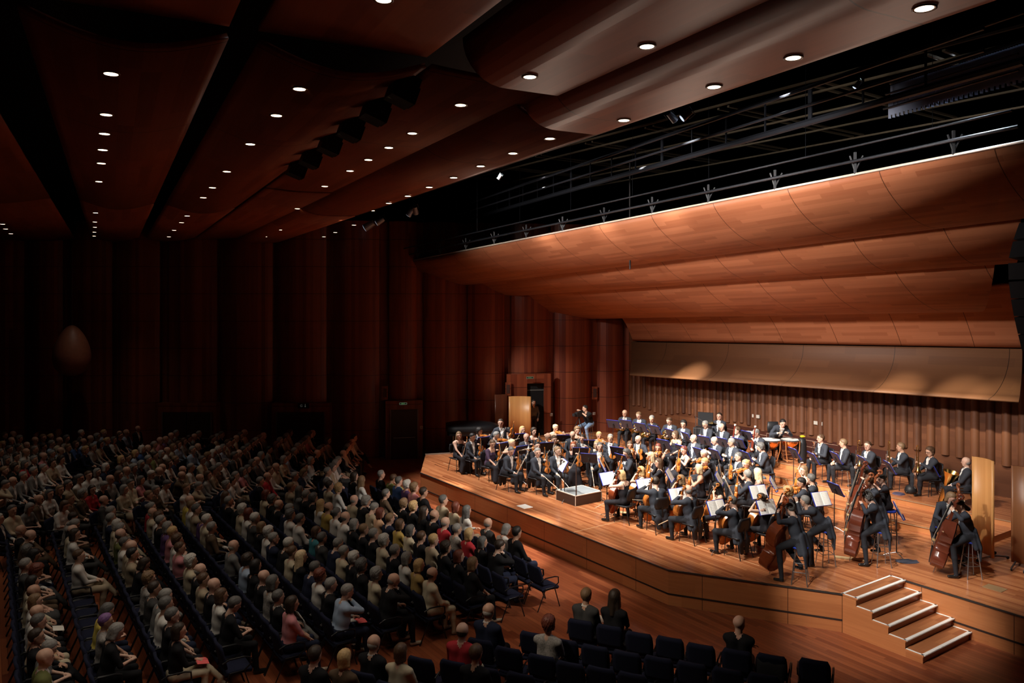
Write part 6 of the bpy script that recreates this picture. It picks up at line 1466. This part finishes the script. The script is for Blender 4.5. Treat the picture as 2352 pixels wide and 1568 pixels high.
ind = set(id(s) for s in occ[:NP]); ch = sorted(ALL, key=lambda s: s['d']); indc = set(id(s) for s in ch[:300])
crowd = []; crowdc = []
def look_mats(L, i):
    sk = smat(i); return sk, tmat(L['top']), (tmat('white') if L['top'] != 'white' else tmat('lightblue')), tmat(L['bot']), (SHOEB if i % 4 else plain('shoe_pale', (.4, .33, .25), .5))
for i, s in enumerate(ALL):
    w = where(s) if s['block'] < 2 else where2(s['num'])
    jit = (rnd.random()-.5)*(.12 if s['block'] != 1 else .5)
    if id(s) in indc:
        c = place(HCH, 'hch', s['loc'], s['rz']); c.scale = (1.12,)*3; tag(c, ('dark blue audience chair, ' if s['look'] else ('dark blue chair with black coat, ' if s.get('coat') else 'empty dark blue audience chair, ')) + w, 'chair', 'dark blue audience chairs')
    else: crowdc.append(s)
    L = s['look']
    if not L: continue
    B = AB[(L['sex'], L['v'])]; sc = 1.11+.08*rnd.random(); rz = s['rz']+jit
    if id(s) in ind:
        o = person(B, s['loc'], rz, *look_mats(L, i), L['hk'], L['hc'], sc)
        hn = HN[L['hc']] if L['hk'] not in (None, 'bald') else ('bald' if L['hk'] is None else 'balding '+HN[L['hc']])
        g = (MG if L['sex'] == 'man' else WG)[L['v']]
        if s['block'] == 2: w = BLW[s['num']]
        tag(o, '%s %s in %s %s, %s' % (hn, L['sex'], {'lightblue': 'light blue', 'darkgrey': 'dark grey'}.get(L['top'], L['top']), g, w), 'person', 'audience in the hall')
    else: crowd.append((s, rz, sc, L, i))
# the farthest rows, past three hundred people, as one crowd and one mass of chairs
def arrs(me):
    V = np.empty(len(me.vertices)*3, np.float32); me.vertices.foreach_get('co', V); n = len(me.polygons); F = np.empty(n*4, np.int32); me.loops.foreach_get('vertex_index', F)
    M_ = np.empty(n, np.int32); me.polygons.foreach_get('material_index', M_); return V.reshape(-1, 3), F.reshape(-1, 4), M_
def merged(name, items):
    mats = []; Vs, Fs, Ms = [], [], []; nb = 0; cache = {}
    for me, Mx, ml in items:
        if me.name not in cache: cache[me.name] = arrs(me)
        V, F, M_ = cache[me.name]; R_ = np.array(Mx); Vs.append(V @ R_[:3, :3].T.astype(np.float32)+R_[:3, 3].astype(np.float32)); Fs.append(F+nb); nb += len(V); idx = []
        for m in ml:
            if m not in mats: mats.append(m)
            idx.append(mats.index(m))
        Ms.append(np.array(idx)[M_])
    me = mesh_np(name, np.concatenate(Vs), np.concatenate(Fs), np.concatenate(Ms)); [me.materials.append(m) for m in mats]
    o = bpy.data.objects.new(name, me); COL.objects.link(o); return o
low = dict(h=.030, hh=.014, hd=.02, fingers=True); LB = {}
for key, kw in ((('man', 0), dict(kind='shirt')), (('man', 1), dict(kind='shirt', legs='cross', rh=(.02, .30, .66), lh=(-.04, .33, .68))), (('man', 2), dict(kind='suit')), (('man', 4), dict(kind='shirt', rh=(-.14, .24, .80), lh=(.14, .26, .77))), (('woman', 0), dict(kind='shirt', fem=True, sleeve=.6)), (('woman', 2), dict(kind='shirt', fem=True, legs='cross', rh=(.05, .30, .66), lh=(-.03, .33, .69)))):
    LB[key] = make_body('person_small', **{**low, 'hd': .012, **kw})
mp = {3: 2, 5: 2, 1: 1}
items = []
for s, rz, sc, L, i in crowd:
    v = L['v']; v = {3: 2, 5: 2}.get(v, v) if L['sex'] == 'man' else {1: 0, 3: 0, 4: 2}.get(v, v)
    B = LB[(L['sex'], v)]; Mx = Mloc(s['loc'], rz) @ Matrix.Scale(sc, 4); items.append((B[0], Mx, [*look_mats(L, i), EYE, LIPS, BROW]))
    if L['hk']: items.append((hair_mesh(L['hk']), Mx @ B[1], [hmat(L['hc'])]))
if items:
    o = merged('crowd', items); tag(o, 'crowd of listeners filling the farthest rows along the side wall', 'crowd', kind='stuff')
if crowdc:
    dg = bpy.context.evaluated_depsgraph_get(); its = []
    m = MB()
    def cbox(a, b, M_, mi): m.box(a, b, M_, mi)
    for s in crowdc:
        Mx = Mloc(s['loc'], s['rz']) @ Matrix.Scale(1.12, 4); m.box((0, .02, .44), (.47, .44, .06), Mx, 0); m.box((0, -.26, .70), (.46, .05, .40), Mx @ Matrix.Rotation(.0, 4, 'X'), 0)
        for sx in (-1, 1): m.tube([(sx*.25, .22, 0), (sx*.25, .10, .44), (sx*.25, -.14, .44), (sx*.25, -.32, 0)], .012, 4, Mx, 1); m.tube([(sx*.26, .12, .44), (sx*.26, .16, .64), (sx*.26, -.2, .66)], .014, 4, Mx, 1)
    o = m.build('distant_chairs', [SEATB, ARMB]); tag(o, 'mass of dark blue chairs under the farthest rows of listeners', 'chairs', kind='stuff')
# two ushers near the side wall
for px, py, lb, hk, fold in ((272, 1020, 'usher in black suit sitting with folded arms before the side wall', 'bald', 4), (314, 1006, 'usher in black suit standing tall before the side wall', 'bald', 0)):
    B = mkv(kind='suit', legs='sit' if fold else 'stand', hipz=.54+.16*(fold > 0) if fold else .92, rh=(-.12, .24, .98) if fold else (.10, .22, .88), lh=(.12, .26, .94) if fold else (-.10, .22, .88), knees=((-.12, .40, .62), (.12, .40, .62)) if fold else None)
    z = B[3].z; d = 33.9; p = Vector(((px-1176)/F_PX*d, d, 0)); o = person(B, p, face_rz(Vector((.95, -.3, 0))), smat(0), tmat('black'), tmat('white'), tmat('black'), SHOEB, hk, 'grey'); tag(o, lb, 'person')
    if fold:
        c = copy_tree(STO); c.location = p; c.rotation_euler = (0, 0, 0); c.scale = (1, 1, .84); tag(c, 'stool under the usher with folded arms by the side wall', 'stool')
# things the listeners hold or leave on seats
PINK = plain('paper_pink', (.75, .12, .12), .6); BOOK = plain('paper_white', (.70, .68, .62), .6)
def booklet(px, py, z, mat, label, rz=.4, tilt=.5, s=1.0):
    p = at(px, py, z)
    if (px, py) in SEATOF: q_ = SEATOF[(px, py)]; p = q_['loc'] + Matrix.Rotation(q_['rz'], 3, 'Z') @ Vector((0, .46, .86 if tilt > .6 else .76)); rz = q_['rz']+math.pi
    r = root('programme', p, rz); m = MB()
    for sx in (-1, 1): m.box((sx*.055*s, 0, 0), (.105*s, .15*s, .004), Matrix.Rotation(tilt, 4, 'X') @ Matrix.Rotation(sx*.15, 4, 'Y'))
    m.build('page', mat, r); tag(r, label, 'booklet')
booklet(591, 1376, .86, BOOK, 'open white programme held up by the grey man in dark jacket', .5, 1.0, 1.5)
booklet(765, 1407, .62, PINK, 'pink programme on the lap of the man in light blue blazer', .5, .1, 1.3)
booklet(63, 1378, .62, BOOK, 'white programme over red bag near the picture edge', .5, .2, 1.3)
booklet(1372, 1421, .72, BOOK, 'open programme between the couple before the stage corner', .4, .4, 1.3)
booklet(657, 1309, .86, BOOK, 'narrow white programme held up by a man in navy jacket', 1.3, 1.2, 1.2)
booklet(535, 1160, .80, BOOK, 'thin white programme raised beside a dark-haired woman', .9, 1.0, 1.1)
booklet(350, 1452, .62, PINK, 'dark pink programme on the lap of a woman in black', .6, .2, 1.4)
booklet(96, 1280, .78, plain('paper_cream', (.5, .5, .46), .6), 'small pale programme in the hands of a woman with long black hair', .9, .5, 1.0)
p = at(790, 1238, .62); r = root('handbag', p, .4); m = MB(); m.lathe([(.001, -.18), (.10, -.17), (.13, 0), (.11, .12), (.001, .14)], 12); m.build('bag_body', plain('khaki', (.36, .26, .12), .85, var=.3, vs=12), r, smooth=True); MB().tube([(-.08, 0, .1), (-.04, 0, .25), (.05, 0, .24), (.08, 0, .1)], .012, 5).build('handle', plain('khaki2', (.2, .15, .08), .8), r); tag(r, 'khaki bag on the lap of the balding man in white shirt', 'bag')
p = at(240, 1463, .66); r = root('handbag', p, .5); m = MB(); m.lathe([(.001, -.06), (.17, -.05), (.19, .02), (.10, .08), (.001, .09)], 14); m.build('bag_body', plain('bag_cream', (.60, .55, .42), .8, var=.2), r, smooth=True); MB().tube([(-.1, 0, .05), (-.06, .05, .2), (.05, .05, .2), (.1, 0, .05)], .010, 5).build('handle', plain('khaki2', (.2, .15, .08), .8), r); tag(r, 'cream bag on the lap of the woman in yellow top', 'bag')
# black coat over the sixth chair of the front row before the stage corner
s = BL[6]; m = MB(); G = []
for i in range(9):
    v = i/8; y = -.245-.12*math.sin(math.pi*v)*.3-(.05 if v < .5 else -.05)*1.4; z = .94-abs(v-.5)*.0
    zz = .42+.52*(v*2 if v <= .5 else (1-v)*2); yy = -.33 if v <= .35 else (-.20 if v >= .65 else -.33+.13*(v-.35)/.3)
    G.append([Vector((x*.25, yy+.01*math.sin(x*9), zz+.02*math.cos(x*6))) for x in (-1, -.6, -.2, .2, .6, 1)])
m.grid(G, flip=True); o = m.build('coat', cloth('aud_black', TOPS['black']), None, Mloc(s['loc'], s['rz']), smooth=True); sfm = o.modifiers.new('s', 'SOLIDIFY'); sfm.thickness = .02; tag(o, 'black coat hung over an empty chair in the front row by the stage corner', 'coat')
